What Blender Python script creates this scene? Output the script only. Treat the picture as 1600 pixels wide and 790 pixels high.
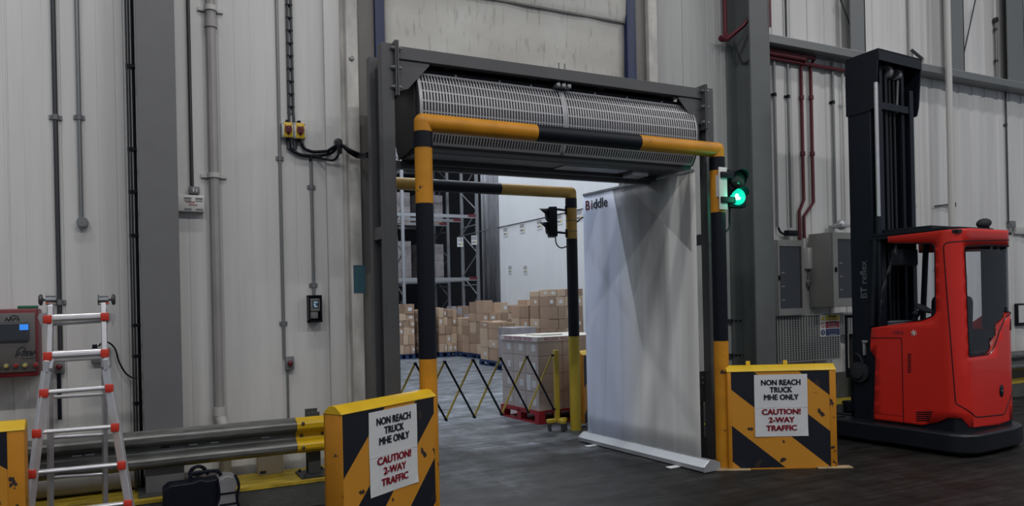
import bpy, bmesh, math, random
from mathutils import Vector, Matrix
import mathutils.geometry as MG
PI = math.pi
for o in list(bpy.data.objects): bpy.data.objects.remove(o)
S = bpy.context.scene
COL = S.collection
random.seed(7)

# ------------------------------------------------------------------ camera, world, lights, exposure
FPX, PCX, PCY, TH, RO, CH = 1160.0, 800.0, 470.0, math.radians(26.7), 0.022, 1.6
_R = Vector((math.cos(TH), -math.sin(TH), 0)); _F = Vector((math.sin(TH), math.cos(TH), 0)); _U = Vector((0, 0, 1))
_rc = math.cos(RO)*_R - math.sin(RO)*_U; _uc = math.cos(RO)*_U + math.sin(RO)*_R
cd = bpy.data.cameras.new('camera'); cam = bpy.data.objects.new('camera', cd); COL.objects.link(cam)
cd.sensor_fit = 'HORIZONTAL'; cd.sensor_width = 36; cd.lens = 36*FPX/1600; cd.shift_y = (PCY-395)/1600
cd.clip_start = .05; cd.clip_end = 200
cam.matrix_world = Matrix(((_rc.x, _uc.x, -_F.x, 0), (_rc.y, _uc.y, -_F.y, 0), (_rc.z, _uc.z, -_F.z, CH), (0, 0, 0, 1)))
S.camera = cam

def ray(px, py): return _F + (px-PCX)/FPX*_rc + (PCY-py)/FPX*_uc
def hit(px, py, axis, v):            # where the sight line of a photo point meets the plane axis = v
    d = ray(px, py); c = Vector((0, 0, CH)); t = (v - c[axis])/d[axis]; return c + d*t
def onY(px, py, y): return hit(px, py, 1, y)
def onX(px, py, x): return hit(px, py, 0, x)
def onZ(px, py, z): return hit(px, py, 2, z)

W = bpy.data.worlds.new('world'); S.world = W; W.use_nodes = True
bg = W.node_tree.nodes['Background']; bg.inputs[0].default_value = (.80, .88, 1.0, 1); bg.inputs[1].default_value = .21
S.view_settings.view_transform = 'Standard'; S.view_settings.look = 'None'; S.view_settings.exposure = .5; S.view_settings.gamma = 1
S.view_settings.use_curve_mapping = False

def area(name, loc, rot, sx, sy, power, col=(1, 1, 1)):
    l = bpy.data.lights.new(name, 'AREA'); l.shape = 'RECTANGLE'; l.size = sx; l.size_y = sy; l.energy = power; l.color = col
    o = bpy.data.objects.new(name, l); o.location = loc; o.rotation_euler = rot; COL.objects.link(o); return o
HALL = (1.0, .97, .94); COLD = (.86, .92, 1.0)
for x, p in ((-3.0, 66), (1.0, 72), (5.2, 14), (9.4, 66)): area('hall_lamp', (x, 3.6, 9.3), (0, 0, 0), 1.5, .35, p, HALL)
for x in (-3.0, 1.0, 5.2, 9.4, 13.6): area('hall_lamp', (x, -2.2, 9.3), (0, 0, 0), 1.5, .35, 150, HALL)
for x, y in ((3.2, 11), (7.2, 11), (3.2, 17), (7.5, 17), (5, 22.5), (9.5, 22.3)): area('cold_store_light', (x, y, 9.4), (0, 0, 0), 1.5, .5, 150, COLD)
area('cold_store_light', (2.3, 9.0, 7.6), (0, 0, 0), 1.5, .5, 75, COLD)  # unseen lamp added near the doorway to brighten the banner's far part

# ------------------------------------------------------------------ materials
MATS = {}
def mat(name, col, rough=.5, metal=0., var=0., vscale=3., vstretch=(1, 1, 1), bump=0., bscale=60., chips=None, emit=None, spec=.5, coat=0.):
    m = bpy.data.materials.new(name); m.use_nodes = True; nt = m.node_tree; N = nt.nodes; L = nt.links
    p = N['Principled BSDF']; p.inputs['Roughness'].default_value = rough; p.inputs['Metallic'].default_value = metal
    p.inputs['Specular IOR Level'].default_value = spec; p.inputs['Coat Weight'].default_value = coat
    p.inputs['Base Color'].default_value = (*col, 1)
    tc = N.new('ShaderNodeTexCoord'); out = None
    if var or chips:
        mp = N.new('ShaderNodeMapping'); mp.inputs['Scale'].default_value = vstretch; L.new(tc.outputs['Object'], mp.inputs[0])
        n = N.new('ShaderNodeTexNoise'); n.inputs['Scale'].default_value = vscale; n.inputs['Detail'].default_value = 6; n.inputs['Roughness'].default_value = .62
        L.new(mp.outputs[0], n.inputs['Vector'])
        r = N.new('ShaderNodeValToRGB'); r.color_ramp.elements[0].position = .32; r.color_ramp.elements[1].position = .68
        r.color_ramp.elements[0].color = (*[c*(1-var) for c in col], 1); r.color_ramp.elements[1].color = (*[min(1, c*(1+var*.5)) for c in col], 1)
        L.new(n.outputs['Fac'], r.inputs[0]); out = r.outputs[0]
    if chips:
        sc, th, cc = chips
        n2 = N.new('ShaderNodeTexNoise'); n2.inputs['Scale'].default_value = sc; n2.inputs['Detail'].default_value = 5; n2.inputs['Roughness'].default_value = .6
        L.new(tc.outputs['Object'], n2.inputs['Vector'])
        r2 = N.new('ShaderNodeValToRGB'); r2.color_ramp.elements[0].position = th; r2.color_ramp.elements[1].position = th+.02
        L.new(n2.outputs['Fac'], r2.inputs[0])
        mx = N.new('ShaderNodeMix'); mx.data_type = 'RGBA'; L.new(r2.outputs[0], mx.inputs[0]); L.new(out, mx.inputs[6]); mx.inputs[7].default_value = (*cc, 1); out = mx.outputs[2]
    if out: L.new(out, p.inputs['Base Color'])
    if bump:
        nb = N.new('ShaderNodeTexNoise'); nb.inputs['Scale'].default_value = bscale; nb.inputs['Detail'].default_value = 3; L.new(tc.outputs['Object'], nb.inputs['Vector'])
        b = N.new('ShaderNodeBump'); b.inputs['Strength'].default_value = bump; b.inputs['Distance'].default_value = .01; L.new(nb.outputs['Fac'], b.inputs['Height']); L.new(b.outputs[0], p.inputs['Normal'])
    if emit: p.inputs['Emission Color'].default_value = (*emit[0], 1); p.inputs['Emission Strength'].default_value = emit[1]
    MATS[name] = m; return m

def striped(name, ca, cb, slope, off, width, sign, chips, solid=None):   # two paints in slanted bands over a board's face (object x, z)
    m = mat(name, ca, .45); nt = m.node_tree; N = nt.nodes; L = nt.links; p = N['Principled BSDF']
    tc = N.new('ShaderNodeTexCoord'); sx = N.new('ShaderNodeSeparateXYZ'); L.new(tc.outputs['Object'], sx.inputs[0])
    def M(op, a, b):
        n = N.new('ShaderNodeMath'); n.operation = op
        for i, v in enumerate((a, b)):
            if isinstance(v, (int, float)): n.inputs[i].default_value = v
            else: L.new(v, n.inputs[i])
        return n.outputs[0]
    z = M('MULTIPLY', M('SUBTRACT', sx.outputs[2], .9), 1/slope*sign)
    q = M('ADD', sx.outputs[0], z); f = M('FRACT', M('DIVIDE', M('SUBTRACT', q, off-20*width), 2*width), 0); s = M('LESS_THAN', f, .5)
    if solid is not None: s = M('MAXIMUM', s, M('LESS_THAN', q, solid) if sign < 0 else M('GREATER_THAN', q, solid))
    mx = N.new('ShaderNodeMix'); mx.data_type = 'RGBA'; L.new(s, mx.inputs[0]); mx.inputs[6].default_value = (*ca, 1); mx.inputs[7].default_value = (*cb, 1)
    n2 = N.new('ShaderNodeTexNoise'); n2.inputs['Scale'].default_value = 7; n2.inputs['Detail'].default_value = 6; L.new(tc.outputs['Object'], n2.inputs['Vector'])
    r2 = N.new('ShaderNodeValToRGB'); r2.color_ramp.elements[0].position = chips; r2.color_ramp.elements[1].position = chips+.015; L.new(n2.outputs['Fac'], r2.inputs[0])
    m2 = N.new('ShaderNodeMix'); m2.data_type = 'RGBA'; L.new(r2.outputs[0], m2.inputs[0]); L.new(mx.outputs[2], m2.inputs[6]); m2.inputs[7].default_value = (.03, .02, .018, 1)
    L.new(m2.outputs[2], p.inputs['Base Color']); return m

NAVY = (.0035, .0055, .0115)
mat('panel', (.60, .60, .60), .45, var=.16, vscale=1.3, vstretch=(2.2, 2.2, .16))
mat('panel_shaded', (.40, .405, .41), .5, var=.2, vscale=1.3, vstretch=(2.2, 2.2, .16))  # same off-white panel, darkened: dimmer light right of the doorway put into its colour
mat('cladding', (.62, .62, .62), .5, var=.16, vscale=1.2, vstretch=(2.2, 2.2, .14))
mat('coldpanel', (.70, .72, .74), .45, var=.07, vscale=.8, vstretch=(1, 1, .3))
mat('jamb', (.47, .46, .44), .5, var=.4, vscale=4, vstretch=(1.2, 1.2, .5))
mat('jamb_dark', (.13, .125, .12), .5, var=.25, vscale=2, vstretch=(2, 2, .3))
mat('column', (.135, .138, .147), .55, var=.08, vscale=3)
mat('column_light', (.115, .125, .13), .55, var=.1, vscale=3)
mat('graphite', (.066, .068, .074), .45, var=.12, vscale=4)
mat('graphite_dark', (.028, .03, .036), .5)
mat('grille', (.32, .325, .35), .4, metal=.2)
mat('black', NAVY, .5, spec=.22)
mat('black_gloss', NAVY, .25)
mat('black_paint', (.012, .015, .022), .42, chips=(9, .72, (.05, .04, .03)), var=.1)
mat('amber', (.53, .225, .012), .45, spec=.35, var=.18, vscale=5, chips=(8, .665, (.035, .022, .02)))
mat('amber_clean', (.62, .29, .02), .38, var=.12, vscale=5, chips=(13, .74, (.10, .05, .02)))
mat('board_orange', (.50, .205, .014), .45, spec=.35, var=.15, vscale=4, chips=(9, .63, (.032, .022, .022)))
mat('cap_yellow', (.66, .42, .012), .4, var=.14, vscale=5)
mat('inner_yellow', (.42, .31, .025), .45, var=.15, vscale=4, chips=(10, .7, (.03, .02, .02)))
mat('inner_amber', (.36, .21, .035), .5, var=.3, vscale=4)
mat('kerb_yellow', (.46, .33, .025), .6, var=.5, vscale=5, vstretch=(1, 3, 1))
mat('kerb_side', (.075, .08, .075), .7, var=.25, vscale=6, bump=.3)
mat('galv', (.17, .175, .17), .5, metal=.55, var=.5, vscale=6, vstretch=(.6, 1, 5))
mat('galv_light', (.42, .43, .45), .4, metal=.5, var=.15, vscale=8)
mat('rail_dark', (.055, .06, .058), .55)
mat('conduit', (.22, .23, .235), .4, metal=.5)
mat('conduit_dark', (.05, .053, .06), .45, metal=.3)
mat('drain', (.33, .32, .32), .5, var=.2, vscale=5, vstretch=(1, 1, .3))
mat('white_plastic', (.58, .585, .58), .4)
mat('pipe_white', (.50, .50, .49), .45)
mat('box_grey', (.16, .165, .18), .45)
mat('red_pipe', (.095, .006, .015), .45)
mat('alu', (.62, .62, .65), .32, metal=.75, var=.08, vscale=12)
mat('chrome', (.7, .7, .72), .12, metal=1.)
mat('joint_red', (.52, .035, .018), .4)
mat('truck_red', (.60, .022, .015), .33, coat=.15, spec=.35, var=.06, vscale=2)
mat('truck_black', (.006, .008, .014), .45, spec=.3, var=.2, vscale=4)
mat('truck_skirt', (.008, .010, .015), .4, spec=.35, var=.3, vscale=7)
mat('mast', (.006, .009, .017), .45, spec=.3, var=.15, vscale=3)
mat('seat', (.012, .014, .02), .8)
mat('text_black', (.02, .022, .035), .5)
mat('text_grey', (.20, .22, .25), .5)
mat('text_red', (.30, .015, .03), .5)
mat('text_white', (.6, .6, .62), .5)
mat('paper', (.60, .61, .63), .55, var=.04, vscale=9, bump=.08, bscale=9)
mat('iso_yellow', (.66, .44, .012), .4)
mat('dark_red', (.11, .008, .018), .4)
mat('button_red', (.30, .02, .02), .3)
mat('button_yellow', (.42, .36, .12), .3)
mat('charger_grey', (.135, .128, .125), .4, metal=.3, var=.12, vscale=6)
mat('charger_red', (.16, .012, .02), .4)
mat('lcd_blue', (.02, .15, .5), .3, emit=((.04, .22, .75), .55))
mat('screen_dark', (.03, .034, .045), .15)
mat('screen_lit', (.1, .2, .3), .3, emit=((.25, .38, .5), .35))
mat('green_scrap', (.01, .12, .07), .6)
mat('teal', (.012, .055, .085), .5)
mat('teal_text', (.012, .10, .10), .5)
mat('blue_track', (.006, .018, .075), .5, var=.2, vscale=6)
mat('carton', (0.42, 0.285, 0.2), .75, var=.12, vscale=2.5)
mat('carton_dark', (0.32, 0.22, 0.155), .75, var=.12, vscale=2.5)
mat('carton_light', (0.52, 0.39, 0.28), .75, var=.1, vscale=2.5)
mat('carton_grey', (0.46, 0.4, 0.385), .5, var=.12, vscale=3)
mat('carton_cream', (.50, .47, .41), .7, var=.08)
mat('wrap_grey', (0.34, 0.315, 0.33), .4, var=.3, vscale=4)
mat('label_white', (.62, .63, .65), .5)
mat('pallet_blue', (.012, .035, .11), .6)
mat('pallet_red', (.30, .010, .022), .55, var=.2, vscale=6)
mat('tote_red', (.42, .03, .06), .45)
mat('tape', (.62, .57, .60), .45)
mat('sheet_cream', (.62, .60, .52), .6)
mat('rack_steel', (.30, .31, .33), .4, metal=.4)
mat('rack_red', (.13, .02, .03), .5)
mat('void', (.02, .022, .028), .9)
mat('curtain_grey', (.17, .175, .19), .5, var=.4, vscale=2.5, vstretch=(3, 3, .4))
mat('cabinet', (.24, .24, .235), .45, var=.05)
mat('perf', (.26, .265, .265), .5)
mat('hole', (.03, .032, .036), .8)
mat('sign_yellow', (.52, .42, .03), .5)
mat('sign_red', (.20, .012, .03), .5)
mat('sign_blue', (.015, .03, .12), .5)
mat('barcode', (.16, .165, .18), .5)
mat('lens_off', (.03, .03, .03), .2)
mat('lens_green', (.0, .3, .2), .3, emit=((.005, .40, .30), 1.0))
mat('lamp_core', (.6, 1, .9), .3, emit=((.75, 1.0, .9), 1.3))
mat('amber_worn_plate', (.40, .30, .17), .7, var=.4, vscale=9)
mat('banner_alu', (.33, .34, .36), .45, metal=.2)
mat('tool_grey', (.20, .20, .21), .4, var=.15, vscale=9)
mat('lattice_yellow', (.36, .27, .05), .5)
mat('girt', (.19, .20, .205), .45, metal=.3)
mat('girt_light', (.34, .35, .355), .4, metal=.35)
mat('ceiling_grey', (.35, .36, .37), .8)

# glass: tinted clear pane with a fresnel shine
def glass(name, tint, k):
    m = bpy.data.materials.new(name); m.use_nodes = True; nt = m.node_tree; N = nt.nodes; N.remove(N['Principled BSDF'])
    t = N.new('ShaderNodeBsdfTransparent'); t.inputs[0].default_value = (*tint, 1); g = N.new('ShaderNodeBsdfGlossy'); g.inputs['Roughness'].default_value = .04
    lw = N.new('ShaderNodeLayerWeight'); f = N.new('ShaderNodeMath'); f.operation = 'POWER'; nt.links.new(lw.outputs['Facing'], f.inputs[0]); f.inputs[1].default_value = 4*k; mx = N.new('ShaderNodeMixShader')
    nt.links.new(f.outputs[0], mx.inputs[0]); nt.links.new(t.outputs[0], mx.inputs[1]); nt.links.new(g.outputs[0], mx.inputs[2]); nt.links.new(mx.outputs[0], N['Material Output'].inputs[0]); MATS[name] = m
glass('glass_clear', (.90, .92, .95), 1.2); glass('glass_dark', (.16, .17, .19), 1.35)

# concrete floor
TRK_X, TRK_Y, TRK_S = 2.680, 6.978, 0.1263
def floor_mat():
    m = mat('concrete', (.1, .1, .1), .5, spec=.2); nt = m.node_tree; N = nt.nodes; L = nt.links; p = N['Principled BSDF']
    tc = N.new('ShaderNodeTexCoord')
    def noise(scale, stretch, det=8, rot=0):
        mp = N.new('ShaderNodeMapping'); mp.inputs['Scale'].default_value = stretch; mp.inputs['Rotation'].default_value = (0, 0, rot); L.new(tc.outputs['Object'], mp.inputs[0])
        n = N.new('ShaderNodeTexNoise'); n.inputs['Scale'].default_value = scale; n.inputs['Detail'].default_value = det; n.inputs['Roughness'].default_value = .65; L.new(mp.outputs[0], n.inputs['Vector']); return n.outputs['Fac']
    def ramp(s, a, b, ca, cb):
        r = N.new('ShaderNodeValToRGB'); r.color_ramp.elements[0].position = a; r.color_ramp.elements[1].position = b; r.color_ramp.elements[0].color = (*ca, 1); r.color_ramp.elements[1].color = (*cb, 1); L.new(s, r.inputs[0]); return r.outputs[0]
    def mult(a, b):
        x = N.new('ShaderNodeMix'); x.data_type = 'RGBA'; x.blend_type = 'MULTIPLY'; x.inputs[0].default_value = 1; L.new(a, x.inputs[6]); L.new(b, x.inputs[7]); return x.outputs[2]
    base = ramp(noise(.55, (1, 1, 1)), .3, .72, (.066, .065, .064), (.115, .115, .117))
    st = ramp(noise(1.6, (.35, 2.4, 1), 8, .35), .34, .62, (.5, .49, .48), (1.15, 1.15, 1.17))
    st2 = ramp(noise(2.0, (2.6, .3, 1), 8, .15), .35, .6, (.8, .8, .8), (1.1, 1.1, 1.1))
    gr = ramp(noise(45, (1, 1, 1), 3), .3, .7, (.85, .85, .85), (1.1, 1.1, 1.1))
    bl = ramp(noise(3.4, (1, 1.3, 1), 7, .4), .33, .66, (.52, .51, .49), (1.35, 1.35, 1.38))
    sc = ramp(noise(5, (.16, 3.2, 1), 9, .55), .40, .56, (.58, .58, .58), (1.16, 1.16, 1.18))
    st2 = mult(mult(st2, bl), sc)
    # worn tyre track crossing the threshold
    sx0 = N.new('ShaderNodeSeparateXYZ'); L.new(tc.outputs['Object'], sx0.inputs[0])
    def MM(op, a, b):
        k = N.new('ShaderNodeMath'); k.operation = op
        for i, v in enumerate((a, b)):
            if isinstance(v, (int, float)): k.inputs[i].default_value = v
            else: L.new(v, k.inputs[i])
        return k.outputs[0]
    wob = MM('MULTIPLY', MM('SUBTRACT', noise(1.1, (1, 1, 1), 3), .5), .5)
    dist = MM('ABSOLUTE', MM('ADD', MM('SUBTRACT', sx0.outputs[1], MM('ADD', TRK_Y, MM('MULTIPLY', MM('SUBTRACT', sx0.outputs[0], TRK_X), TRK_S))), wob), 0)
    st = mult(st, ramp(dist, .03, .22, (.32, .32, .33), (1, 1, 1)))
    # cold store's brighter lamp light painted into the floor colour, edge broken by noise
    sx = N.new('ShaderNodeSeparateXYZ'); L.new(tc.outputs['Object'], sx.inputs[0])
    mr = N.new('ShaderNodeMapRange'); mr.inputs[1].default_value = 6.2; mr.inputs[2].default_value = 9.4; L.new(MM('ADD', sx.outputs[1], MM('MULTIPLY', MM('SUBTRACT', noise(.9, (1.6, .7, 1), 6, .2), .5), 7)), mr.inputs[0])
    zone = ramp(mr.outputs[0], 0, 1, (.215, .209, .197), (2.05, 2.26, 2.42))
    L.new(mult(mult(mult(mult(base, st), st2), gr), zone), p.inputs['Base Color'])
    rr = N.new('ShaderNodeMapRange'); rr.inputs[3].default_value = .38; rr.inputs[4].default_value = .75; L.new(noise(2.2, (1, 1.6, 1)), rr.inputs[0]); L.new(rr.outputs[0], p.inputs['Roughness'])
    b = N.new('ShaderNodeBump'); b.inputs['Strength'].default_value = .12; b.inputs['Distance'].default_value = .01; L.new(noise(30, (1, 1, 1), 4), b.inputs['Height']); L.new(b.outputs[0], p.inputs['Normal'])
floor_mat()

# dirty fabric of the folded door
def fabric_mat():
    m = mat('door_fabric', (.6, .6, .58), .75); nt = m.node_tree; N = nt.nodes; L = nt.links; p = N['Principled BSDF']; tc = N.new('ShaderNodeTexCoord')
    def nz(scale, stretch, a, b, ca, cb):
        mp = N.new('ShaderNodeMapping'); mp.inputs['Scale'].default_value = stretch; L.new(tc.outputs['Object'], mp.inputs[0])
        n = N.new('ShaderNodeTexNoise'); n.inputs['Scale'].default_value = scale; n.inputs['Detail'].default_value = 7; L.new(mp.outputs[0], n.inputs['Vector'])
        r = N.new('ShaderNodeValToRGB'); r.color_ramp.elements[0].position = a; r.color_ramp.elements[1].position = b; r.color_ramp.elements[0].color = (*ca, 1); r.color_ramp.elements[1].color = (*cb, 1); L.new(n.outputs['Fac'], r.inputs[0]); return r.outputs[0]
    def mul(a, b):
        x = N.new('ShaderNodeMix'); x.data_type = 'RGBA'; x.blend_type = 'MULTIPLY'; x.inputs[0].default_value = 1; L.new(a, x.inputs[6]); L.new(b, x.inputs[7]); return x.outputs[2]
    a = nz(1.2, (1, 1, 1.6), .3, .65, (.42, .41, .375), (.56, .56, .54)); b = nz(10, (2.2, 1, .5), .30, .44, (.72, .71, .68), (1, 1, 1))
    L.new(mul(a, b), p.inputs['Base Color'])
fabric_mat()

# printed roll-up sheet: pale slanting beams on white film (pattern runs over object y, z)
def banner_mat():
    m = mat('banner_print', (.6, .6, .62), .4); nt = m.node_tree; N = nt.nodes; L = nt.links; p = N['Principled BSDF']; tc = N.new('ShaderNodeTexCoord')
    sx = N.new('ShaderNodeSeparateXYZ'); L.new(tc.outputs['Object'], sx.inputs[0])
    def M(op, a, b=0.):
        n = N.new('ShaderNodeMath'); n.operation = op
        for i, v in enumerate((a, b)):
            if isinstance(v, (int, float)): n.inputs[i].default_value = v
            else: L.new(v, n.inputs[i])
        return n.outputs[0]
    # s: 0 at the edge far from the camera, 1 at the near edge; z: height
    s = M('DIVIDE', M('SUBTRACT', BY1-6.2, sx.outputs[1]), BY1-BY0)   # the sheet's own origin is at y = 6.2
    z = sx.outputs[2]
    def sm(v, a, b):
        r = N.new('ShaderNodeMapRange'); r.interpolation_type = 'SMOOTHSTEP'; r.inputs[1].default_value = a; r.inputs[2].default_value = b; L.new(v, r.inputs[0]); return r.outputs[0]
    def line(s0, z0, s1, z1): return M('SUBTRACT', s, M('ADD', s0, M('MULTIPLY', M('SUBTRACT', z, z0), (s1-s0)/(z1-z0))))
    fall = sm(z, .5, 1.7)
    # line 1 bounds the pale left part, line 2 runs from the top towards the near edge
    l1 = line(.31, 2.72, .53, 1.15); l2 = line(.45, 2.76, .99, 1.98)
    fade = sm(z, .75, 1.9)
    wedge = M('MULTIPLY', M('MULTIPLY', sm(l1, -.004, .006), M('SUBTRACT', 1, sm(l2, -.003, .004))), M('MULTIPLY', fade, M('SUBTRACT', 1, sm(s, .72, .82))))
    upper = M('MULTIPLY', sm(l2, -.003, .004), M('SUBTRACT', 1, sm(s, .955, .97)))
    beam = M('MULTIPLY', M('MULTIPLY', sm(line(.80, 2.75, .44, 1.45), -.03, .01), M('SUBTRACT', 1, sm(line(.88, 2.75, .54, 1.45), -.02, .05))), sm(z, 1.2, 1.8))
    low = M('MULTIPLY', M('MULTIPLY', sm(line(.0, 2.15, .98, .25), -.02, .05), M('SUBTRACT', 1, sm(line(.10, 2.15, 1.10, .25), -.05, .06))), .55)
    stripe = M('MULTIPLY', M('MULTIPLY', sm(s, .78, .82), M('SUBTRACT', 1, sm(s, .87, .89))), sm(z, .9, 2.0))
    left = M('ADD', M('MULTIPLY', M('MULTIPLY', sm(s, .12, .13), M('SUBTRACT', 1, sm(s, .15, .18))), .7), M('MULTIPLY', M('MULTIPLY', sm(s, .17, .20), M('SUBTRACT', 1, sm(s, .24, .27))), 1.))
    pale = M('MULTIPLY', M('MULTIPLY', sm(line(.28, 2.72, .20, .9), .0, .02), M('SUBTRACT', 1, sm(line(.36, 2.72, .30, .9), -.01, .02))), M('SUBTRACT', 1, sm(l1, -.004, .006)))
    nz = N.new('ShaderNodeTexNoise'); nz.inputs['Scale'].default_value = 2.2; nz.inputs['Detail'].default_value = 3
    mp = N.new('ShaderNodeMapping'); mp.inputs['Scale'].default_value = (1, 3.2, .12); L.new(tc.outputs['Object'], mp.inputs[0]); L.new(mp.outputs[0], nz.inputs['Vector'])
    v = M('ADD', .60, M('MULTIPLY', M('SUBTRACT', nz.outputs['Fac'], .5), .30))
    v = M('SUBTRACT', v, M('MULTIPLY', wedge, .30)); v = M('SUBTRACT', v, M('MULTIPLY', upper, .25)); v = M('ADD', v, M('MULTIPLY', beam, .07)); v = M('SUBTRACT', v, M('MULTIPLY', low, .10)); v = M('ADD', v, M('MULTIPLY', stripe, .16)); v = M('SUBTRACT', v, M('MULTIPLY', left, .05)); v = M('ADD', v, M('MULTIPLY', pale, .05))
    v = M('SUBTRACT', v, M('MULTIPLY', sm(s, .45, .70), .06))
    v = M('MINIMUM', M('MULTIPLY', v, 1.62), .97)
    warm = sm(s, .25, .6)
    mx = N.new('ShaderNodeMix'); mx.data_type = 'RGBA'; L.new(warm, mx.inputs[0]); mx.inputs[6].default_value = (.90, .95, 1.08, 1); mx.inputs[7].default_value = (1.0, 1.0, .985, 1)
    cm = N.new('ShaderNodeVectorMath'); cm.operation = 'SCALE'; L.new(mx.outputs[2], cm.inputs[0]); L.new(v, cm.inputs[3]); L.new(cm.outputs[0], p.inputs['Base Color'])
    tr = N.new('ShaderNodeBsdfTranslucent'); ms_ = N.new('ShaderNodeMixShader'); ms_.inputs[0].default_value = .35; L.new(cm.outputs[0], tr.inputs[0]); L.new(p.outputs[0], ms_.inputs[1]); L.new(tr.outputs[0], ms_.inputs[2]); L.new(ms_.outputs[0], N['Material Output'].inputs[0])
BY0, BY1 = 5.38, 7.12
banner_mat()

# ------------------------------------------------------------------ mesh builder
class MB:
    def __init__(s): s.bm = bmesh.new()
    def _mark(s, fs, mi):
        for f in fs: f.material_index = mi
    def box(s, x0, x1, y0, y1, z0, z1, mi=0, bev=0., rot=None, piv=None):
        r = bmesh.ops.create_cube(s.bm, size=1); vs = r['verts']
        for v in vs: v.co = Vector(((x0+x1)/2+v.co.x*(x1-x0), (y0+y1)/2+v.co.y*(y1-y0), (z0+z1)/2+v.co.z*(z1-z0)))
        fs = list({f for v in vs for f in v.link_faces}); s._mark(fs, mi)
        if bev:
            es = list({e for v in vs for e in v.link_edges}); rr = bmesh.ops.bevel(s.bm, geom=es, offset=bev, segments=2, affect='EDGES', profile=.5)
            s._mark(rr['faces'], mi); vs = list({v for f in rr['faces'] for v in f.verts})
        if rot is not None:
            p = Vector(piv) if piv else Vector(((x0+x1)/2, (y0+y1)/2, (z0+z1)/2))
            for v in vs: v.co = p + rot @ (v.co-p)
        return s
    def cyl(s, p0, p1, r, seg=16, r2=None, mi=0, cap=True):
        p0 = Vector(p0); p1 = Vector(p1); d = p1-p0; L = d.length
        q = Vector((0, 0, 1)).rotation_difference(d.normalized()).to_matrix()
        rr = bmesh.ops.create_cone(s.bm, cap_ends=cap, segments=seg, radius1=r, radius2=r if r2 is None else r2, depth=L)
        for v in rr['verts']: v.co = (p0+p1)/2 + q @ v.co
        s._mark({f for v in rr['verts'] for f in v.link_faces}, mi); return s
    def ball(s, c, rx, ry=None, rz=None, mi=0, seg=16, rot=None):
        rr = bmesh.ops.create_uvsphere(s.bm, u_segments=seg, v_segments=max(6, seg//2), radius=1)
        for v in rr['verts']:
            co = Vector((v.co.x*rx, v.co.y*(ry or rx), v.co.z*(rz or rx)))
            v.co = Vector(c) + (rot @ co if rot is not None else co)
        s._mark({f for v in rr['verts'] for f in v.link_faces}, mi); return s
    def tube(s, pts, r, seg=8, mi=0, closed=False, smooth=0):
        pts = [Vector(p) for p in pts]
        if smooth and len(pts) > 2:
            q = []; n = len(pts)
            for i in range(n-1):
                p0, p1, p2, p3 = pts[max(i-1, 0)], pts[i], pts[i+1], pts[min(i+2, n-1)]
                for k in range(smooth):
                    t = k/smooth; q.append(.5*((2*p1)+(-p0+p2)*t+(2*p0-5*p1+4*p2-p3)*t*t+(-p0+3*p1-3*p2+p3)*t**3))
            q.append(pts[-1]); pts = q
        n = len(pts); rings = []; up = None
        for i in range(n):
            d = (pts[min(i+1, n-1)]-pts[max(i-1, 0)]).normalized()
            if up is None: up = d.orthogonal().normalized()
            up = (up - d*up.dot(d)).normalized(); b = d.cross(up)
            k = 1.
            if 0 < i < n-1:
                a = (pts[i]-pts[i-1]).normalized(); c = (pts[i+1]-pts[i]).normalized(); k = 1/max(.6, math.sqrt((1+a.dot(c))/2))
            rings.append([s.bm.verts.new(pts[i]+(up*math.cos(2*PI*j/seg)+b*math.sin(2*PI*j/seg))*r*k) for j in range(seg)])
        for i in range(n-1):
            for j in range(seg):
                f = s.bm.faces.new((rings[i][j], rings[i][(j+1) % seg], rings[i+1][(j+1) % seg], rings[i+1][j])); f.material_index = mi
        for ri, rv in ((0, True), (-1, False)):
            f = s.bm.faces.new(rings[ri][::-1] if rv else rings[ri]); f.material_index = mi
        return s
    def prism(s, poly, axis, a, b, mi=0):     # 2D outline extruded along an axis ('x': poly=(y,z), 'y': (x,z), 'z': (x,y))
        def P(p, t): return {'x': (t, p[0], p[1]), 'y': (p[0], t, p[1]), 'z': (p[0], p[1], t)}[axis]
        A = [s.bm.verts.new(P(p, a)) for p in poly]; B = [s.bm.verts.new(P(p, b)) for p in poly]; n = len(poly); fs = []
        fs.append(s.bm.faces.new(A)); fs.append(s.bm.faces.new(B[::-1]))
        for i in range(n): fs.append(s.bm.faces.new((A[i], B[i], B[(i+1) % n], A[(i+1) % n])))
        s._mark(fs, mi); bmesh.ops.recalc_face_normals(s.bm, faces=fs); return s
    def strip(s, prof, axis, a, b, mi=0):     # open outline extruded: a sheet
        def P(p, t): return {'x': (t, p[0], p[1]), 'y': (p[0], t, p[1]), 'z': (p[0], p[1], t)}[axis]
        A = [s.bm.verts.new(P(p, a)) for p in prof]; B = [s.bm.verts.new(P(p, b)) for p in prof]
        for i in range(len(prof)-1):
            f = s.bm.faces.new((A[i], A[i+1], B[i+1], B[i])); f.material_index = mi
        return s
    def quad(s, pts, mi=0):
        f = s.bm.faces.new([s.bm.verts.new(p) for p in pts]); f.material_index = mi; return s
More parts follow.
